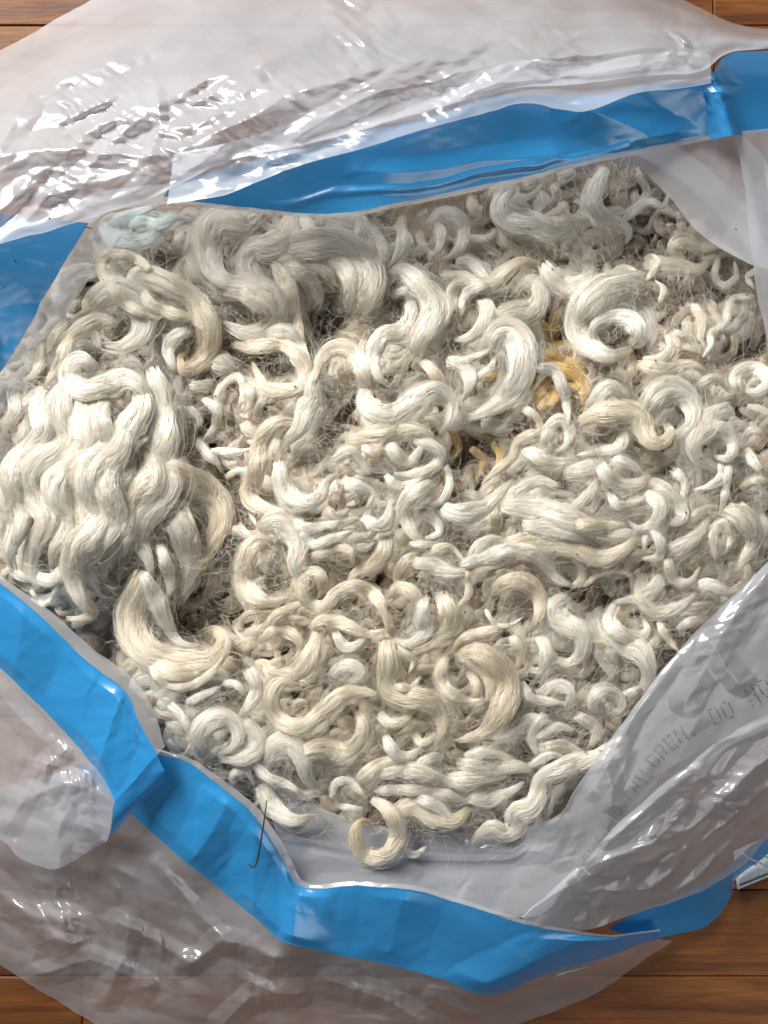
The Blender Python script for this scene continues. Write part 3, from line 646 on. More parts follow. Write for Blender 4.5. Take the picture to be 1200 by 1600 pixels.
LOCK_TABLE = """
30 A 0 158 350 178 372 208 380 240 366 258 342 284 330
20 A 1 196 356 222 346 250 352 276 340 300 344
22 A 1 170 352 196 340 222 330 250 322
66 W 1 140 475 175 455 208 466 226 492 220 522 192 542 160 540
22 W 0 95 485 91 450 105 428 130 417 158 418
16 C 3 238 424 208 402 172 398 158 412 165 434 185 460 210 482 242 494 264 488
36 P 2 205 455 214 430 240 434 270 448 300 465 320 490 328 520 322 550 306 572 286 578 280 560 292 545
20 C 3 222 455 238 478 268 490 300 500 322 520
30 W 1 300 512 275 525 263 546 270 570 284 582
22 C 2 182 506 150 500 120 515 105 540 95 562 80 587 68 606
14 G 1 38 512 58 528 62 560 52 586 28 594
30 G 0 112 498 92 520 76 545 58 572
20 C 1 40 538 18 558 -10 580
42 W 1 172 694 165 672 150 655 150 636 165 624 182 640
40 W 0 20 612 24 640 10 670 16 702
48 W 0 62 612 36 640 40 668 24 700
58 W 1 22 738 12 780 28 820 14 860 22 892
46 W 1 238 575 248 610 244 642 256 682 250 722 262 752 240 786 222 815 214 842 230 872 236 902
42 G 1 224 690 236 730 228 760 210 790 200 832 192 870
42 G 0 190 782 180 820 170 860 156 905
50 W 0 84 800 100 830 88 862 100 892
26 C 2 104 830 116 862 118 892 120 920 135 945 146 958 124 968 104 965
36 W 1 48 898 78 906 96 890 102 858
8 W 2 48 922 64 944 80 936 92 904
52 C 2 224 893 213 930 205 960 210 992 226 1016 252 1031 286 1039 320 1036 342 1020 349 1000 336 985 314 990
28 W 3 222 896 240 930 254 957 266 985 282 1004 304 1010
20 W 2 248 850 258 880 265 908 262 942
14 C 3 236 1038 246 1060 272 1073 302 1070 332 1050 350 1024
30 C 2 236 1024 264 1050 300 1052 332 1038
56 G 0 255 790 285 830 295 870 290 910 278 952
46 P 1 250 718 290 743 330 775 346 806 336 842 320 872 304 897
14 P 2 262 792 284 788 297 815 305 843 303 858
48 G 0 402 332 380 352 345 346 325 366 325 400 340 430 370 446 402 452
48 G 1 456 336 450 370 426 386 396 396 389 420 405 446 430 472 441 492
62 G 1 338 458 380 450 416 466 429 490 414 516 384 521 348 506
54 G 2f 424 402 470 384 512 380 550 392 571 420 576 452 566 496
46 G 1 470 334 480 362 510 376 545 386
28 G 2f 432 405 480 404 516 424 532 450
30 G 2f 440 408 476 430 492 460 490 484
32 G 2f 500 398 538 418 552 458 546 490
30 P 2 428 404 445 440 456 480 466 512 476 540
24 C 2 362 538 400 542 440 538 466 558 478 588 470 605 442 611 416 605 404 586 394 566
32 W 1 412 518 445 520 466 545 479 576 480 604
25 C 3 570 612 565 572 545 546 518 545 498 570 488 605
36 W 2 492 580 486 610 478 642 468 668 448 690 436 716
27 C 2 458 660 430 662 412 680 405 702 402 730 394 755 388 771 396 786 420 796 442 801 458 812
36 W 2 436 722 440 755 456 780 480 786 500 775 510 754 528 740
14 W 1 328 704 368 706 396 700
16 W 1 353 746 375 735 394 740
36 G 0f 300 562 335 564 372 576
24 G 1f 296 602 318 604 336 600
14 G 1 345 642 341 615 357 595 375 590 381 612 372 642
18 G 1 385 598 392 625 380 648
28 G 0 400 652 410 626 428 614
17 W 1 316 622 338 640 335 665 318 688
20 G 1 296 636 311 655 304 674
24 W 0 308 688 324 710 340 724 344 738
14 G 0 364 788 370 815 385 835 402 846
30 G 0 342 830 375 830 408 846
10 G 1 390 800 402 824
21 G 1 668 352 690 335 712 338 725 360 720 385 705 400 684 408
20 G 0 680 345 690 366 685 390 670 406
22 G 0 625 350 630 376 620 402 604 422
18 G 1 732 370 758 373 780 358
32 B 0 758 302 762 326 750 346 722 352
36 W 1 802 288 784 312 785 336 802 350 832 355 862 366 892 356 918 362
42 B 0 872 298 862 320 846 334
25 W 2 946 262 934 290 929 320 945 341 970 350 983 366 974 384
14 W 1 972 347 995 325 1016 315 1036 322 1046 302
27 C 2 652 412 660 440 676 456 691 476 690 502 676 530 655 546
34 W 3f 608 430 632 424 656 446 676 476 672 506 655 532 646 562
24 W 2 612 462 640 454 664 468
27 W 3 640 472 642 500 624 518 600 524 585 545 584 568 592 590 612 604
25 C 2 688 431 720 434 745 445 766 445 790 425 815 408 842 411
22 W 2 713 408 736 411 756 430 776 446
16 G 2 738 442 712 444 702 460 708 480
18 W 2 764 446 738 452 722 472 724 492
30 W 2 748 462 761 482 755 506 735 526 708 532
46 G 2 768 502 792 492 830 486 846 465 836 440 815 445 800 466
38 W 3f 848 412 868 440 895 450 917 441 928 420
20 Y 1 755 520 775 513 800 505
34 Y 0 868 420 882 446 878 476
20 Y 2 833 612 840 590 860 578 888 580 906 598 912 634
18 Y 2 842 640 858 622 880 615 902 626
22 Y 1 848 604 852 628 874 642
20 Y 1 880 596 902 588 918 604 916 630
52 W 2 1012 438 985 440 950 450 920 472 906 502 912 532 936 551 962 556 986 545
40 W 3 990 540 998 522 985 500 955 495 930 507 922 530
12 W 2 1010 438 1026 416 1022 400 1006 402
10 W 2 1030 474 1037 452 1024 438
22 W 1 1004 562 1030 561 1046 545 1040 522
27 W 2 1052 520 1078 527 1089 552
32 C 1 1083 476 1096 502 1094 534
12 W 2 1178 464 1146 467 1138 486 1132 506 1112 521 1110 541 1098 558
11 W 1 1122 402 1117 430 1131 446 1150 432 1147 408
14 W 1 1186 420 1168 434 1180 452
30 C 0 1058 402 1054 385 1070 375 1092 386 1132 385
42 C 0 1008 410 1050 416 1090 420 1112 404
18 C 1 958 424 980 419 1003 434
46 W 2 918 650 932 625 950 606 968 612 984 640
50 W 2 1012 654 1020 626 1040 609 1066 614 1083 642 1078 668 1050 684
36 C 3 902 660 940 648 970 644 995 651 1006 671 1017 690 1036 691 1047 674 1034 658
18 W 2 970 658 976 680 965 700 940 706 900 711
38 W 2 1142 636 1116 650 1105 670 1086 690 1090 716 1110 727 1132 738
26 W 3 1112 664 1134 672 1146 695 1136 716 1112 712
18 W 2 1126 722 1128 745 1110 760 1082 766
28 W 1 1155 612 1149 590 1165 577 1190 580 1200 600 1180 613 1160 606
30 W 1 1168 636 1190 640 1212 652
28 W 1 1162 688 1176 671 1196 684
40 W 1 1166 702 1182 728 1206 745
12 W 2 1142 716 1136 750 1131 780 1124 804
32 W 3 936 724 950 746 970 756 996 756 1014 740
24 W 2 955 714 988 728 1008 746
20 W 2 1004 750 1032 760 1056 780 1067 806 1050 817 1034 800
30 W 3 1004 768 1030 788 1026 815 1000 826 980 815
27 W 2 1052 732 1070 755 1064 784
20 W 2 952 768 965 790 990 786 1012 774
27 G 2 1078 812 1100 795 1124 790
36 G 2 1126 794 1160 810 1176 840 1165 870 1148 894
22 C 1 1156 788 1180 808 1194 836
42 C 0 1158 764 1185 750 1208 762
33 W 3 575 598 572 626 590 646 620 646 650 623 680 612 704 628 703 656 688 678
26 C 2 658 562 676 580 691 602 690 624
26 W 2 698 564 725 570 734 596 724 630
46 W 2 766 548 774 522 795 516 812 540 814 575 805 602 785 626 752 646 726 656
22 W 3 716 566 748 556 770 544
20 W 3 744 592 765 575 774 556
30 G 0 752 662 785 656 804 638
20 G 1 818 636 840 655 846 684
20 W 3 832 574 865 580 879 605 886 640 890 664
14 C 2 848 674 825 680 808 692 800 715 775 736 752 758
18 W 1 848 694 860 666 875 655 889 671 885 695 868 706
30 W 2 682 782 705 800 735 801 762 790 786 765 804 748
12 W 3 688 716 701 740 700 765 685 785 656 791
19 W 3 646 688 678 698 687 715 670 735 640 741 616 740
16 W 3 602 742 620 760 645 755 663 744
34 W 3 684 752 650 770 632 791 636 816 646 836 664 848
22 W 2 656 796 680 814 686 832 664 842
25 W 2 602 686 620 710 640 721 656 702 662 686
27 C 2 542 692 580 680 610 675 640 670 670 681 684 708
25 W 2 520 722 545 705 562 720 578 742
20 W 2 536 748 560 760 582 771 574 794
22 W 2 456 812 480 826 510 821 538 814
16 W 2 470 830 490 851 520 841 554 828
22 W 2 566 808 590 821 606 805 611 778
46 W 2 406 828 430 815 452 826 466 852 460 880 466 898 484 908
32 C 2 428 850 400 850 385 876 382 906 396 931 426 941 460 928
36 C 1 604 838 600 866 580 886 556 896 542 914
24 C 1 486 872 520 856 546 860 552 884
19 C 3 506 922 500 900 485 897 471 915 480 941 506 946 526 925 556 914 582 926 599 952 606 986
22 C 3 486 984 500 972 526 970 550 981 576 991 604 984
22 W 2 522 988 540 1011 560 1006 573 986
19 C 3 406 1002 430 985 456 990 471 1011 458 1034
27 C 3 497 982 490 1012 475 1041 450 1056 424 1050 410 1032
27 C 2 416 988 430 965 456 950 480 938
10 T 2 373 988 380 965 400 955 428 956
32 W 2 514 1062 530 1046 552 1040 564 1056 538 1068
27 C 3 468 1072 442 1064 425 1085 430 1115 455 1136 482 1131 506 1110 536 1086 566 1080 598 1090
36 W 2 388 1046 402 1075 390 1102 372 1124
22 W 1 346 1066 370 1070 384 1090
35 C 3 604 996 608 1040 611 1070 632 1086 660 1091 686 1110 691 1142 678 1164
28 C 2 592 1116 610 1131 632 1126 648 1106
14 C 3 616 1070 640 1076 658 1056
12 C 3 622 1006 646 1030 638 1054
14 W 3 640 850 665 851 694 850
28 C 2 656 866 632 880 622 906 638 924
28 W 3 646 878 680 886 710 896 746 884
23 W 3 720 884 760 870 800 860 830 861 850 880 870 905 898 917
30 W 2 734 884 746 856 770 842 796 852
16 C 3 666 862 700 855 724 874
36 C 2 606 934 630 919 651 936 640 964
27 W 3 666 932 660 960 666 985 642 1006 616 1000
36 C 3 688 926 701 960 696 986 670 1011 638 1016
12 C 3 730 892 731 930 708 954
32 T 2 768 926 790 910 820 910 841 930 843 960 828 990
8 C 3 758 952 775 976 800 976 818 963
20 C 3 784 984 750 990 720 1000 706 1020
36 T 3 714 1026 745 1020 771 1035 789 1060 791 1090 779 1120 752 1146 712 1159
20 C 3 696 1026 688 1055 700 1081 726 1096 760 1094
28 T 2 722 1024 755 1045 766 1075 758 1110
42 C 1 732 1050 744 1070 742 1096
30 C 2 798 994 816 1020 804 1050
32 W 2 838 986 853 1015 846 1046 822 1046
36 W 3 884 930 865 954 884 975 908 990 909 1020 890 1036 866 1030
16 W 2 816 1066 830 1090 860 1096 890 1100
42 W 2 842 1088 868 1071 892 1082 884 1110
17 C 2 892 918 909 906 906 884 894 872
9 T 3 912 917 940 895 966 892 986 901 986 926
25 W 3 962 944 954 970 970 991 996 996 1012 985 1004 968
38 W 2 944 986 970 1005 1000 1020 1013 1046 1006 1076 982 1092
27 G 1 922 1006 940 1030 958 1060
28 G 1 1004 896 1004 930 1026 956 1060 950 1096 922
34 W 2 1080 916 1110 914 1140 925 1160 910
36 W 2 1060 984 1080 970 1106 964
14 C 2 1028 972 1045 1000 1062 1020
28 G 2 1036 864 1070 850 1095 830 1107 802
16 G 2 1042 868 1050 902 1076 911 1094 886
14 G 3 1120 874 1114 836 1130 815 1142 836 1134 866
42 C 3 892 858 935 872 972 860 998 836
27 C 3 892 820 940 821 980 820
18 W 3 1018 826 1032 850 1026 870 1002 873
24 W 2 1010 826 1006 862
42 W 1 786 790 850 800 900 815 960 831 1004 836
42 C 1 786 852 850 845 900 860 956 872
44 W 2 796 776 838 752 876 762
30 W 2 816 820 870 830 924 846
36 W 2 884 742 930 730 952 750 938 780
27 W 3 894 796 920 771 934 746
34 W 3 316 1184 311 1150 325 1130 351 1124 371 1140 366 1166 344 1177
42 W 2 376 1122 402 1158 388 1182 346 1188
36 W 1 266 1100 284 1120 298 1146
24 W 1 292 1098 320 1085 344 1072
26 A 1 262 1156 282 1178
24 W 1 304 1158 286 1184
46 W 2 410 1194 430 1166 456 1160 471 1186 481 1216 504 1234
16 W 3 396 1192 420 1215 450 1226 474 1242
42 W 2 406 1226 425 1260 456 1281 496 1276
12 W 1 368 1234 365 1210 385 1204 397 1228
14 G 1 392 1268 406 1248
38 C 2 466 1182 500 1170 540 1176 561 1155 566 1130 552 1106
42 W 1 536 1194 556 1180 580 1186
23 W 3 602 1150 615 1176 636 1181 658 1168
36 C 2 646 1146 660 1161 684 1148
27 P 4 582 1248 605 1265 621 1286 621 1312 605 1336 580 1341 560 1326 555 1300 566 1284 584 1286
14 W 3 518 1248 525 1225 546 1221 574 1248
32 W 1 566 1266 526 1258
46 C 2 616 1266 650 1260 680 1276 712 1281 740 1256
30 W 3 652 1246 688 1264 712 1290
26 G 2 594 1210 640 1204 682 1216 726 1232
18 G 2 586 1236 640 1234 692 1241 744 1256
14 W 1 622 1316 645 1336 668 1322
30 W 3 978 1152 950 1176 930 1186 900 1190 878 1200 850 1216 841 1240 829 1260 806 1270 802 1290 788 1300 770 1290 752 1300 736 1318
36 W 2 730 1244 760 1251 790 1241 820 1222
36 G 2 790 1116 785 1150 804 1180
36 W 2 836 1154 870 1136 896 1142
20 W 2 726 1182 760 1175 806 1187
36 W 3 942 1118 930 1097 941 1082 962 1086 971 1106 952 1118
24 W 2 968 1088 1004 1072
14 W 3 826 1198 860 1180 886 1186
32 W 2 150 575 124 562 108 580 114 602 136 611 165 601 192 590 215 602 222 628 210 655
46 W 2 214 606 222 630 206 658 182 687 158 707 140 731 136 757 150 782 158 803 145 832 122 852 110 882 116 912 130 942 142 962
38 W 2 198 664 188 698 170 725 161 752 173 780 182 806 170 836 150 858 141 888
46 W 1 112 590 96 620 94 650 106 680 90 705 62 722 47 748 56 778 74 803 68 832 50 862 46 892 62 918
40 W 1 140 600 128 630 128 660 136 688 120 712 96 732 84 756 92 782 104 808 98 836 84 860 82 892
36 W 1 70 600 60 640 66 672 48 700 28 716 16 742 24 772 36 800 28 832 14 862
36 W 1 166 622 156 655 162 685 150 705 122 728 112 752 122 782 130 808 120 838 100 864
36 G 0 206 698 196 735 182 760 190 790 196 815 182 850 168 884
34 G 1 716 1192 760 1202 800 1196 844 1206
30 W 1 752 1152 796 1142 830 1122 864 1132
30 G 1 836 1172 880 1166 918 1182
28 W 1 884 1216 862 1248 852 1284
30 W 1 696 1216 742 1218 794 1210
28 C 1 556 1222 600 1192 644 1188
30 G 0 900 1116 932 1140 918 1174
28 W 1 694 1178 662 1190 636 1212
26 W 1 852 1116 830 1150 842 1184
26 W 1 1036 896 1010 930 956 942
30 G 0 1036 962 1080 950 1114 944
30 G 0 1088 602 1120 590 1142 614
28 C 1 996 570 1040 577 1080 570 1106 584
30 W 0 816 700 860 722 904 718
18 Y 1 836 632 850 600 872 590 896 596 908 620
16 Y 2 858 640 872 612 894 604 914 616
20 Y 0 735 700 755 718 748 745
18 Y 0 770 690 782 712 770 738
"""
N_FILL = 36

# ------------------------------------------------------------------ the fleece
WOOL_EDGE = [(95, 420), (165, 340), (330, 325), (520, 335), (780, 290), (985, 250), (1165, 410), (1215, 560), (1215, 880),
             (1060, 1010), (940, 1170), (850, 1290), (740, 1318), (480, 1290), (400, 1260), (300, 1190), (250, 1150),
             (205, 1060), (90, 970), (0, 900), (-20, 600)]
def inside(x, y, poly=WOOL_EDGE):
    x = np.asarray(x, float); y = np.asarray(y, float); r = np.zeros(x.shape, bool)
    for (x0, y0), (x1, y1) in zip(poly, poly[1:] + poly[:1]):
        c = (y0 > y) != (y1 > y)
        r ^= c & (x < (x1 - x0) * (y - y0) / (y1 - y0 + 1e-12) + x0)
    return r
def edge_dist(x, y, poly=WOOL_EDGE):
    d = np.full(np.shape(x), 1e9)
    for (x0, y0), (x1, y1) in zip(poly, poly[1:] + poly[:1]):
        vx, vy = x1 - x0, y1 - y0
        t = np.clip(((x - x0) * vx + (y - y0) * vy) / (vx * vx + vy * vy), 0, 1)
        d = np.minimum(d, np.hypot(x - x0 - t * vx, y - y0 - t * vy))
    return d

# the matted underlayer: a bumpy bed and a mass of fine fibres nobody could count
nx_, ny_ = 170, 160
bx, by = np.meshgrid(np.linspace(-70, 1260, nx_), np.linspace(270, 1350, ny_))
ins = inside(bx, by); ed = edge_dist(bx, by)
bz = bed_px(bx, by) - 98 - np.where(ins, 0, np.minimum(ed * 1.6, 120)) + rng.normal(0, 1.5, bx.shape)
bed = obj('matted_underlayer', grid_mesh('matted_underlayer', to_world(np.stack([bx, by, bz], -1))[::-1]), CM['B'])  # brown body colour: shade of the gaps painted in, over dirty inner wool
tag(bed, 'matted beige wool seen deep in the gaps between the curls, colour darkened for shade', 'wool', kind='stuff')

def fuzz(n, npt, length, hfun, zoff, curl, rad, code, name, parent, keep=None, seed=3):
    r = np.random.default_rng(seed)
    x = r.uniform(-60, 1215, 6 * n); y = r.uniform(270, 1330, 6 * n)
    k = inside(x, y) & (r.uniform(0, 1, 6 * n) < (1 if keep is None else keep(x, y)))
    x, y = x[k][:n], y[k][:n]; n = len(x)
    L = length * r.uniform(0.5, 1.6, n)
    a0 = r.uniform(0, 6.28, n); c0 = r.normal(0, curl, n); c1 = r.normal(0, curl, n); w = r.uniform(1, 4, n)
    t = np.linspace(0, 1, npt)[None]
    ang = a0[:, None] + c0[:, None] * t + c1[:, None] * np.sin(w[:, None] * t * 3)
    st = (L / (npt - 1))[:, None]
    px = x[:, None] + np.cumsum(np.cos(ang) * st, 1); py = y[:, None] + np.cumsum(np.sin(ang) * st, 1)
    base = hfun(px, py)
    base = 0.5 * base + 0.5 * base.mean(1, keepdims=True)
    pz = base + zoff * r.uniform(0, 1, (n, 1)) + zoff * 0.5 * np.sin(t * r.uniform(2, 7, (n, 1)) + r.uniform(0, 6, (n, 1)))
    rr = rad * r.uniform(0.6, 1.3, (n, 1)) * np.ones((1, npt))
    return fibres(name, to_world(np.stack([px, py, pz], -1)), rr, r.uniform(0, 1, n), HM[code], parent)
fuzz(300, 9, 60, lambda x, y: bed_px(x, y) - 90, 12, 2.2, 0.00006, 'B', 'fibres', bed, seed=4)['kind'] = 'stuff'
fuzz(250, 9, 60, lambda x, y: bed_px(x, y) - 90, 14, 2.0, 0.00006, 'C', 'fibres', bed, seed=5)['kind'] = 'stuff'

# small curls filling the spaces between the large locks
def flow(x, y): return 1.6 + 1.5 * math.sin(x / 190.0 + 0.6) + 1.3 * math.cos(y / 170.0 - x / 420.0)
def curl_pts(x, y, r):
    kind = r.choice([0, 1, 1, 1, 2])
    a = r.uniform(0, 6.28); n = 9
    t = np.linspace(0, 1, n)
    if kind == 0:                                   # hook or ring
        R = r.uniform(13, 24); sw = r.uniform(3.4, 6.2) * r.choice([-1, 1])
        q = np.stack([R * np.cos(a + sw * t) * (1 - 0.3 * t), R * np.sin(a + sw * t) * (1 - 0.3 * t)], 1)
    elif kind == 1:                                 # long wave
        a = flow(x, y) + r.normal(0, 0.5); l = r.uniform(90, 190); am = r.uniform(7, 14); n = 15; t = np.linspace(0, 1, n)
        u = l * (t - 0.5); v = am * np.sin(t * l / r.uniform(8.5, 13) + r.uniform(0, 6)) + r.uniform(-25, 25) * (t - 0.5) ** 2 * 4
        q = np.stack([u * math.cos(a) - v * math.sin(a), u * math.sin(a) + v * math.cos(a)], 1)
    else:                                           # arc with a curled end
        R = r.uniform(22, 40); s_ = r.choice([-1, 1]); h = a; q = [(0.0, 0.0)]
        for i in range(n - 1):
            h += s_ * (0.25 + 0.6 * (i / n) ** 2); q.append((q[-1][0] + R * 0.35 * math.cos(h), q[-1][1] + R * 0.35 * math.sin(h)))
        q = np.array(q); q -= q.mean(0)
    q = q + np.array([x, y])
    c = np.array([590.0, 800.0])
    for _ in range(12):                             # keep it inside the mouth of the bag
        bad = ~inside(q[:, 0], q[:, 1])
        if not bad.any(): break
        q[bad] += (c - q[bad]) * 0.03
    return q
def in_pit(x, y): return any((x - a) ** 2 + (y - b) ** 2 < (0.85 * r_) ** 2 for a, b, r_, h in PITS)
r0 = np.random.default_rng(77)
def scatter(n, gap, margin):
    got = []; tries = 0
    while len(got) < n and tries < 9000:
        tries += 1
        x, y = r0.uniform(-20, 1205), r0.uniform(285, 1310)
        if not inside(x, y) or edge_dist(x, y) < margin or in_pit(x, y): continue
        if any((x - a) ** 2 + (y - b) ** 2 < gap ** 2 for a, b in got): continue
        got.append((x, y))
    return got
def is_yellow(x, y):
    return min((x - 870) ** 2 / 56 ** 2 + (y - 585) ** 2 / 85 ** 2, (x - 745) ** 2 / 50 ** 2 + (y - 705) ** 2 / 60 ** 2) < 1
under = []
for x, y in scatter(560, 27, 6):                    # lower layer: only glimpsed, kept as one mass
    code = r0.choice(['T', 'Y', 'T']) if is_yellow(x, y) else r0.choice(['B', 'B', 'B', 'T', 'G'])  # mostly brown: greasy inner wool, darkened further to paint shade between the locks
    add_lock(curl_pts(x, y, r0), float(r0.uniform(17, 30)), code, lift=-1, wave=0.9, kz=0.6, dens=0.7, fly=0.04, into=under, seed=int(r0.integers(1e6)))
np.minimum(HEAP, bed_px(_gx, _gy) - 50, out=HEAP)
for x, y in scatter(500, 28, 8):                    # small curls glimpsed between the large ones
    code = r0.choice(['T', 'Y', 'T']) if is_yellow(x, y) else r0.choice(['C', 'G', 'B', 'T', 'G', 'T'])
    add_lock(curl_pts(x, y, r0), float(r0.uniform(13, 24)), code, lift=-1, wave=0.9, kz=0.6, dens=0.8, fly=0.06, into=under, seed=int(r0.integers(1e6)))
np.minimum(HEAP, bed_px(_gx, _gy) - 34, out=HEAP)
rows = []
for i, ln in enumerate(LOCK_TABLE.strip().splitlines()):
    f = ln.split(); n_ = f[2]
    v = list(map(float, f[3:])) 
    rows.append((int(n_.rstrip('f')), i, float(f[0]), f[1], n_.endswith('f'), list(zip(v[0::2], v[1::2]))))
# side strands of the large locks, running with them and into the heap
rc = np.random.default_rng(31)
for lift, i, w_, code, fr, pts in rows:
    q = catmull(pts, 40); Lq = np.linalg.norm(np.diff(q, axis=0), axis=1).sum()
    if Lq < 50 or w_ < 15 or code == 'Y': continue
    tq = np.gradient(q, axis=0); tq /= np.linalg.norm(tq, axis=1)[:, None] + 1e-9
    nq = np.stack([-tq[:, 1], tq[:, 0]], 1)
    for sd in (-1, 1):
        off = sd * w_ * rc.uniform(0.42, 0.80); wob = w_ * 0.22 * snoise(40, 4, rc)
        c_ = q + nq * (off + wob)[:, None]
        i0, i1 = rc.integers(0, 9), 40 - rc.integers(0, 9)
        c_ = c_[i0:i1:3]
        tail = []; h_ = math.atan2(*(c_[-1] - c_[-2])[::-1]); bend = rc.choice([-1, 1]) * rc.uniform(0.3, 0.6); p_ = c_[-1].copy()
        for k in range(rc.integers(2, 6)):
            h_ += bend; p_ = p_ + 11 * np.array([math.cos(h_), math.sin(h_)]); tail.append(p_.copy())
        c_ = np.concatenate([c_, tail])
        if not inside(c_[:, 0], c_[:, 1]).all(): continue
        if any(((c_[:, 0] - a) ** 2 + (c_[:, 1] - b) ** 2 < (0.6 * r_) ** 2).any() for a, b, r_, h in PITS if h >= 38): continue
        add_lock(c_, float(w_ * rc.uniform(0.45, 0.7)), code, lift=-1, wave=0.9, kz=0.6, dens=0.9, fly=0.10, into=under, seed=int(rc.integers(1e6)))
np.minimum(HEAP, bed_px(_gx, _gy) - 22, out=HEAP)
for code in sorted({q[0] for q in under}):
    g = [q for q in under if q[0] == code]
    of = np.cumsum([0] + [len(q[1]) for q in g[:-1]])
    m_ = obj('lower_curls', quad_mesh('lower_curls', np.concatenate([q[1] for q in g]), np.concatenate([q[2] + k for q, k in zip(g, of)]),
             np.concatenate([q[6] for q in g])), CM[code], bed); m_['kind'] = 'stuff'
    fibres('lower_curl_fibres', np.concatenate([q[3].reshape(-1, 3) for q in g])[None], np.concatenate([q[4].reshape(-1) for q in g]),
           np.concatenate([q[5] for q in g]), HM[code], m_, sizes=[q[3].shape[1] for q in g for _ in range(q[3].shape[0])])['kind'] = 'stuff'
for x, y in scatter(N_FILL, 60, 14):
    code = r0.choice(['T', 'Y', 'T']) if is_yellow(x, y) else r0.choice(['W', 'C', 'G', 'G', 'C'])
    add_lock(curl_pts(x, y, r0), float(r0.uniform(16, 26)), code, lift=-1, wave=0.8, kz=0.65, dens=0.9, fly=0.10)
N_SMALL = len(LOCKS)
HEAP[:] = np.clip(HEAP, bed_px(_gx, _gy) - 30, bed_px(_gx, _gy) - 4)

rows.sort(key=lambda q: (q[0], q[1]))
for lift, i, w, code, fr, pts in rows:
    add_lock(pts, w * 1.04, code, lift=0.6 * lift, fray=fr, seed=5000 + i)

# loose single fibres that wander over the top of the heap
def heap_at(x, y):
    j, i = hidx(np.asarray(x), np.asarray(y)); return HEAP[j, i]
loose = fuzz(3200, 16, 120, heap_at, 10, 2.6, 0.00005, 'W', 'loose_fibres', None, seed=9)
tag(loose, 'fine stray white fibres crossing over the curls', 'fibres', kind='stuff')


# ------------------------------------------------------------------ small things
def plain(name, col, rough=0.6):
    t = NT(name)
    tc = t.n('ShaderNodeTexCoord'); nz = t.n('ShaderNodeTexNoise', {'Vector': tc.outputs['Object'], 'Scale': 300.0, 'Detail': 3.0})
    c = t.ramp(nz.outputs['Fac'], [(0.3, tuple(0.75 * v for v in col)), (0.7, tuple(min(1, 1.15 * v) for v in col))])
    return t.done(t.n('ShaderNodeBsdfPrincipled', {'Base Color': c, 'Roughness': rough}).outputs[0])
def tube(name, pts, rads, mat, parent=None, m=6):
    q = catmull(pts, max(12, 5 * len(pts)))
    X = np.array([P(a, b, c * 0.001) for a, b, c in q]); n = len(X)
    rr = np.interp(np.linspace(0, 1, n), np.linspace(0, 1, len(rads)), rads)
    T, N, B = frames(X)
    th = np.linspace(0, 2 * np.pi, m, endpoint=False)
    R_ = X[:, None] + (B[:, None] * np.cos(th)[None, :, None] + N[:, None] * np.sin(th)[None, :, None]) * rr[:, None, None]
    F = [(i * m + j, i * m + (j + 1) % m, (i + 1) * m + (j + 1) % m, (i + 1) * m + j) for i in range(n - 1) for j in range(m)]
    F += [tuple(range(m))[::-1], tuple((n - 1) * m + j for j in range(m))]
    return obj(name, mesh(name, R_.reshape(-1, 3), F), mat, parent)
DARK = plain('dark_plant_stem', (0.035, 0.022, 0.014)); STRAW = plain('brown_straw', (0.16, 0.075, 0.03)); THREAD = plain('white_thread', (0.75, 0.76, 0.78))
tag(tube('dry_stem', [(417, 1250, 92), (413, 1280, 92), (408, 1312, 88), (403, 1340, 84), (399, 1353, 83), (394, 1355, 83), (389, 1350, 84)], [0.0003, 0.00045, 0.0005, 0.00055, 0.0006, 0.0004], DARK),
    'thin dark dry plant stem with hooked end lying on the lower blue band', 'plant stem')
def hz(x, y): return float(heap_at(np.array([x]), np.array([y]))[0]) * 0.4 + 3.0
tag(tube('straw_piece', [(917, 1160, hz(917, 1160)), (914, 1177, hz(914, 1177))], [0.0005, 0.0005], STRAW), 'short upright brown straw bit in the white wool beside the lettered panel', 'straw')
tag(tube('straw_piece', [(926, 1171, hz(926, 1171)), (945, 1174, hz(945, 1174))], [0.0004, 0.0003], STRAW), 'tiny level brown straw bit right of the upright one', 'straw')
tag(tube('straw_piece', [(132, 354, 88), (144, 357, 88)], [0.0005, 0.0004], STRAW), 'small brown straw bit at the top left rim of the bag', 'straw')
# printed card half hidden under the bag
CARD = plain('white_card', (0.66, 0.72, 0.73), 0.5); CARDINK = plain('grey_blue_ink', (0.10, 0.11, 0.15)); CARDBLUE = plain('blue_card_ink', (0.03, 0.22, 0.55))
card = bpy.data.objects.new('printed_card', None); C.objects.link(card)
tag(card, 'pale printed card with a bare tree drawing sticking out under the bag at right', 'card')
def flat(name, pts, z0, z1, mat, parent):
    n = len(pts); V = [P(a, b, z0) for a, b in pts] + [P(a, b, z1) for a, b in pts]
    F = [tuple(range(n, 2 * n))[::-1], tuple(range(n))] + [(i, (i + 1) % n, n + (i + 1) % n, n + i) for i in range(n)]
    return obj(name, mesh(name, V, F, smooth=False), mat, parent)
flat('sheet', [(1146, 1330), (1300, 1262), (1330, 1318), (1152, 1390)], 0.0025, 0.0040, CARD, card)
flat('printed_border', [(1156, 1382), (1290, 1328), (1290, 1331), (1156, 1385)], 0.0041, 0.0044, CARDINK, card)
rt = random.Random(8)
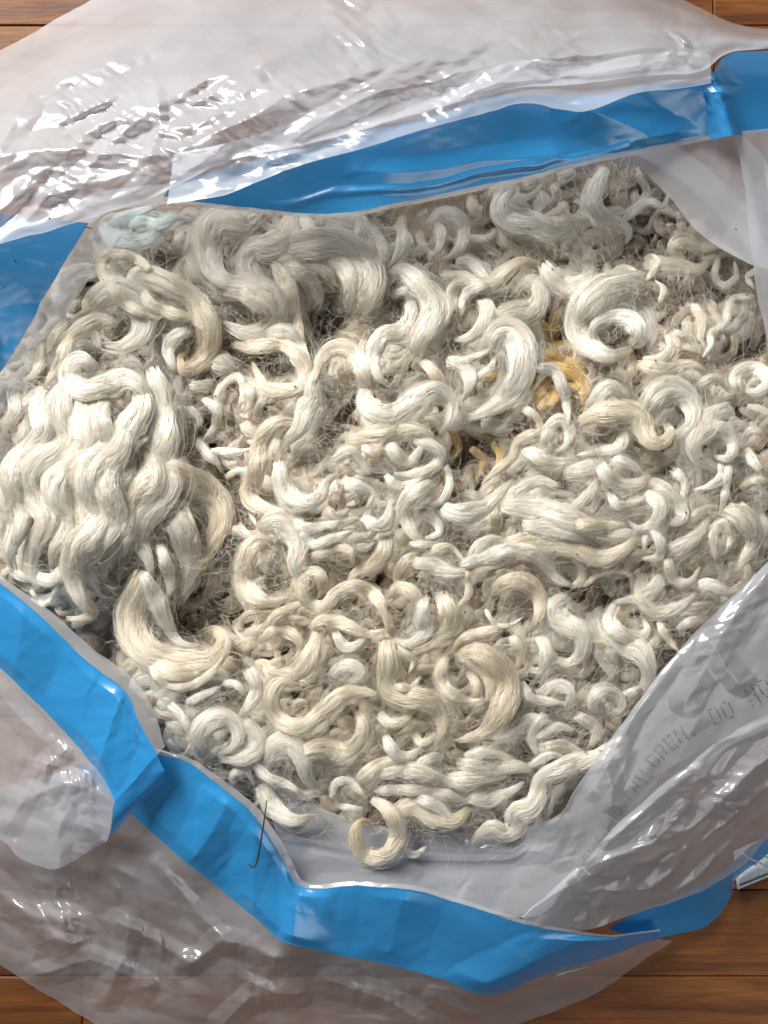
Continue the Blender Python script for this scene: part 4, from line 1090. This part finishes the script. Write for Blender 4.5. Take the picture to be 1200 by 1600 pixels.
def twig(x, y, a, l, d):
    x1, y1 = x + l * math.cos(a), y - l * math.sin(a)
    wv = 1.3 if d > 2 else 0.7
    nx, ny = math.sin(a) * wv, math.cos(a) * wv
    segs.append([(x - nx, y - ny), (x + nx, y + ny), (x1 + nx * .6, y1 + ny * .6), (x1 - nx * .6, y1 - ny * .6)])
    if d > 0:
        for k in (-1, 1): twig(x + (x1 - x) * rt.uniform(.6, 1), y + (y1 - y) * rt.uniform(.6, 1), a + k * rt.uniform(.3, .7), l * .72, d - 1)
segs = []
for bx0, by0 in ((1180, 1352), (1205, 1330), (1228, 1345)): twig(bx0, by0, 1.3 + rt.uniform(-.2, .2), 15, 3)
V, F = [], []
for k, q in enumerate(segs):
    V += [P(a, b, 0.0042 + 0.00001 * (k % 9)) for a, b in q]; F.append((4 * k, 4 * k + 1, 4 * k + 2, 4 * k + 3))
obj('tree_drawing', mesh('tree_drawing', V, F, smooth=False), CARDINK, card)
tag(tube('thread', [(1160, 1333, 30), (1172, 1342, 26), (1185, 1347, 20), (1203, 1356, 10), (1230, 1368, 6)], [0.0005, 0.0006, 0.0006, 0.0006], THREAD), 'twisted white thread crossing the printed card at the right edge', 'thread')
# dark specks of dust and plant matter, too small to pick apart
r1 = np.random.default_rng(21); V, F = [], []
xs, ys = r1.uniform(0, 1200, 400), r1.uniform(300, 1320, 400); k_ = inside(xs, ys)
sp = [(x, y, heap_at(np.array([x]), np.array([y]))[0] * S0 + 0.0012) for x, y in zip(xs[k_][:85], ys[k_][:85])] + [(24, 408, .106), (20, 512, .106), (6, 449, .110), (77, 341, .129), (1150, 358, .101), (1157, 985, .1015)]
for x, y, z in sp:
    c = np.array(P(x, y, z)); L_ = r1.uniform(0.0005, 0.0016); w_ = r1.uniform(0.0003, 0.0006); a = r1.uniform(0, 3.14); n0 = len(V)
    for sx, sy, sz in ((1, 0, 0), (0, 1, 0), (-1, 0, 0), (0, -1, 0), (0, 0, 1), (0, 0, -1)):
        ux, uy = sx * L_, sy * w_
        V.append(tuple(c + np.array([ux * math.cos(a) - uy * math.sin(a), ux * math.sin(a) + uy * math.cos(a), sz * w_])))
    for i, j in ((0, 1), (1, 2), (2, 3), (3, 0)): F += [(n0 + i, n0 + j, n0 + 4), (n0 + j, n0 + i, n0 + 5)]
tag(obj('specks', mesh('specks', V, F, smooth=False), DARK), 'scattered dark specks of plant dust caught in the wool', 'specks', kind='stuff')

# ------------------------------------------------------------------ say which lock is which
MARKS = [('the ochre yellow curls', 875, 605), ('the top blue band', 600, 310), ('the left blue band', 90, 1000), ('the pleated blue corner', 250, 1190),
         ('the bottom blue band', 600, 1390), ('the lettered panel', 1010, 1110), ('the upper right clear flap', 1100, 340), ('the dark gap left of centre', 352, 790),
         ('the yellowish hollow', 755, 715), ('the big tan ring', 745, 1085), ('the hanging yellow hook', 590, 1300), ('the broad wavy left mass', 130, 720),
         ('the round ring at right', 1118, 695), ('the large white swirl', 955, 505), ('the small white bulb', 950, 1100), ('the aqua tinted lock', 220, 360),
         ('the dark dry stem', 408, 1290), ('the long squiggle', 850, 1240), ('the cream arch', 530, 555), ('the cream figure-of-six curl', 490, 920),
         ('the twisted cream bundle', 270, 1010), ('the grey fan of cut ends', 510, 440), ('the long white strand', 800, 865), ('the frayed white tip', 900, 440),
         ('the dark gap lower left', 310, 965), ('the yellow-tipped hook', 300, 560), ('the right edge ringlets', 1180, 640), ('the white spiral at lower left', 345, 1150)]
COLW = {'W': 'white', 'C': 'cream', 'G': 'greyish', 'T': 'tan', 'P': 'cream yellow-tipped', 'Y': 'ochre yellow', 'A': 'pale aqua', 'B': 'beige'}
def describe(q):
    sz = 'thin ' if q['w'] < 19 else 'broad ' if q['w'] > 52 else 'thick ' if q['w'] > 36 else ''
    n, t_ = q['net'], q['tot']
    sh = 'ringlet' if n > 4.0 else 'S-waved lock' if t_ > 1.5 * n + 0.7 else 'hooked curl' if n > 2.1 else 'arched lock' if n > 0.9 else 'short tuft' if q['L'] < 60 else 'straight lock'
    m = min(MARKS, key=lambda k: (k[1] - q['x']) ** 2 + (k[2] - q['y']) ** 2)
    dx, dy = q['x'] - m[1], q['y'] - m[2]; d = math.hypot(dx, dy)
    rel = 'at' if d < 30 else ('right of' if dx > 0 else 'left of') if abs(dx) > abs(dy) else ('below' if dy > 0 else 'above')
    q['d'] = d
    return f"{sz}{COLW[q['code']]} {sh} {rel} {m[0]}"
byl = {}
for q in LOCKS: byl.setdefault(q['label'] or describe(q), []).append(q)
ORD = ['nearest', 'second nearest', 'third nearest', 'fourth nearest', 'fifth nearest', 'sixth nearest', 'seventh nearest']
for lb, qs in byl.items():
    qs.sort(key=lambda q: q.get('d', 0))
    for i, q in enumerate(qs):
        tag(q['o'], lb if len(qs) == 1 else f"{lb}, {ORD[min(i, 6)]}", 'wool lock', 'loose curly locks of wool in the bag')
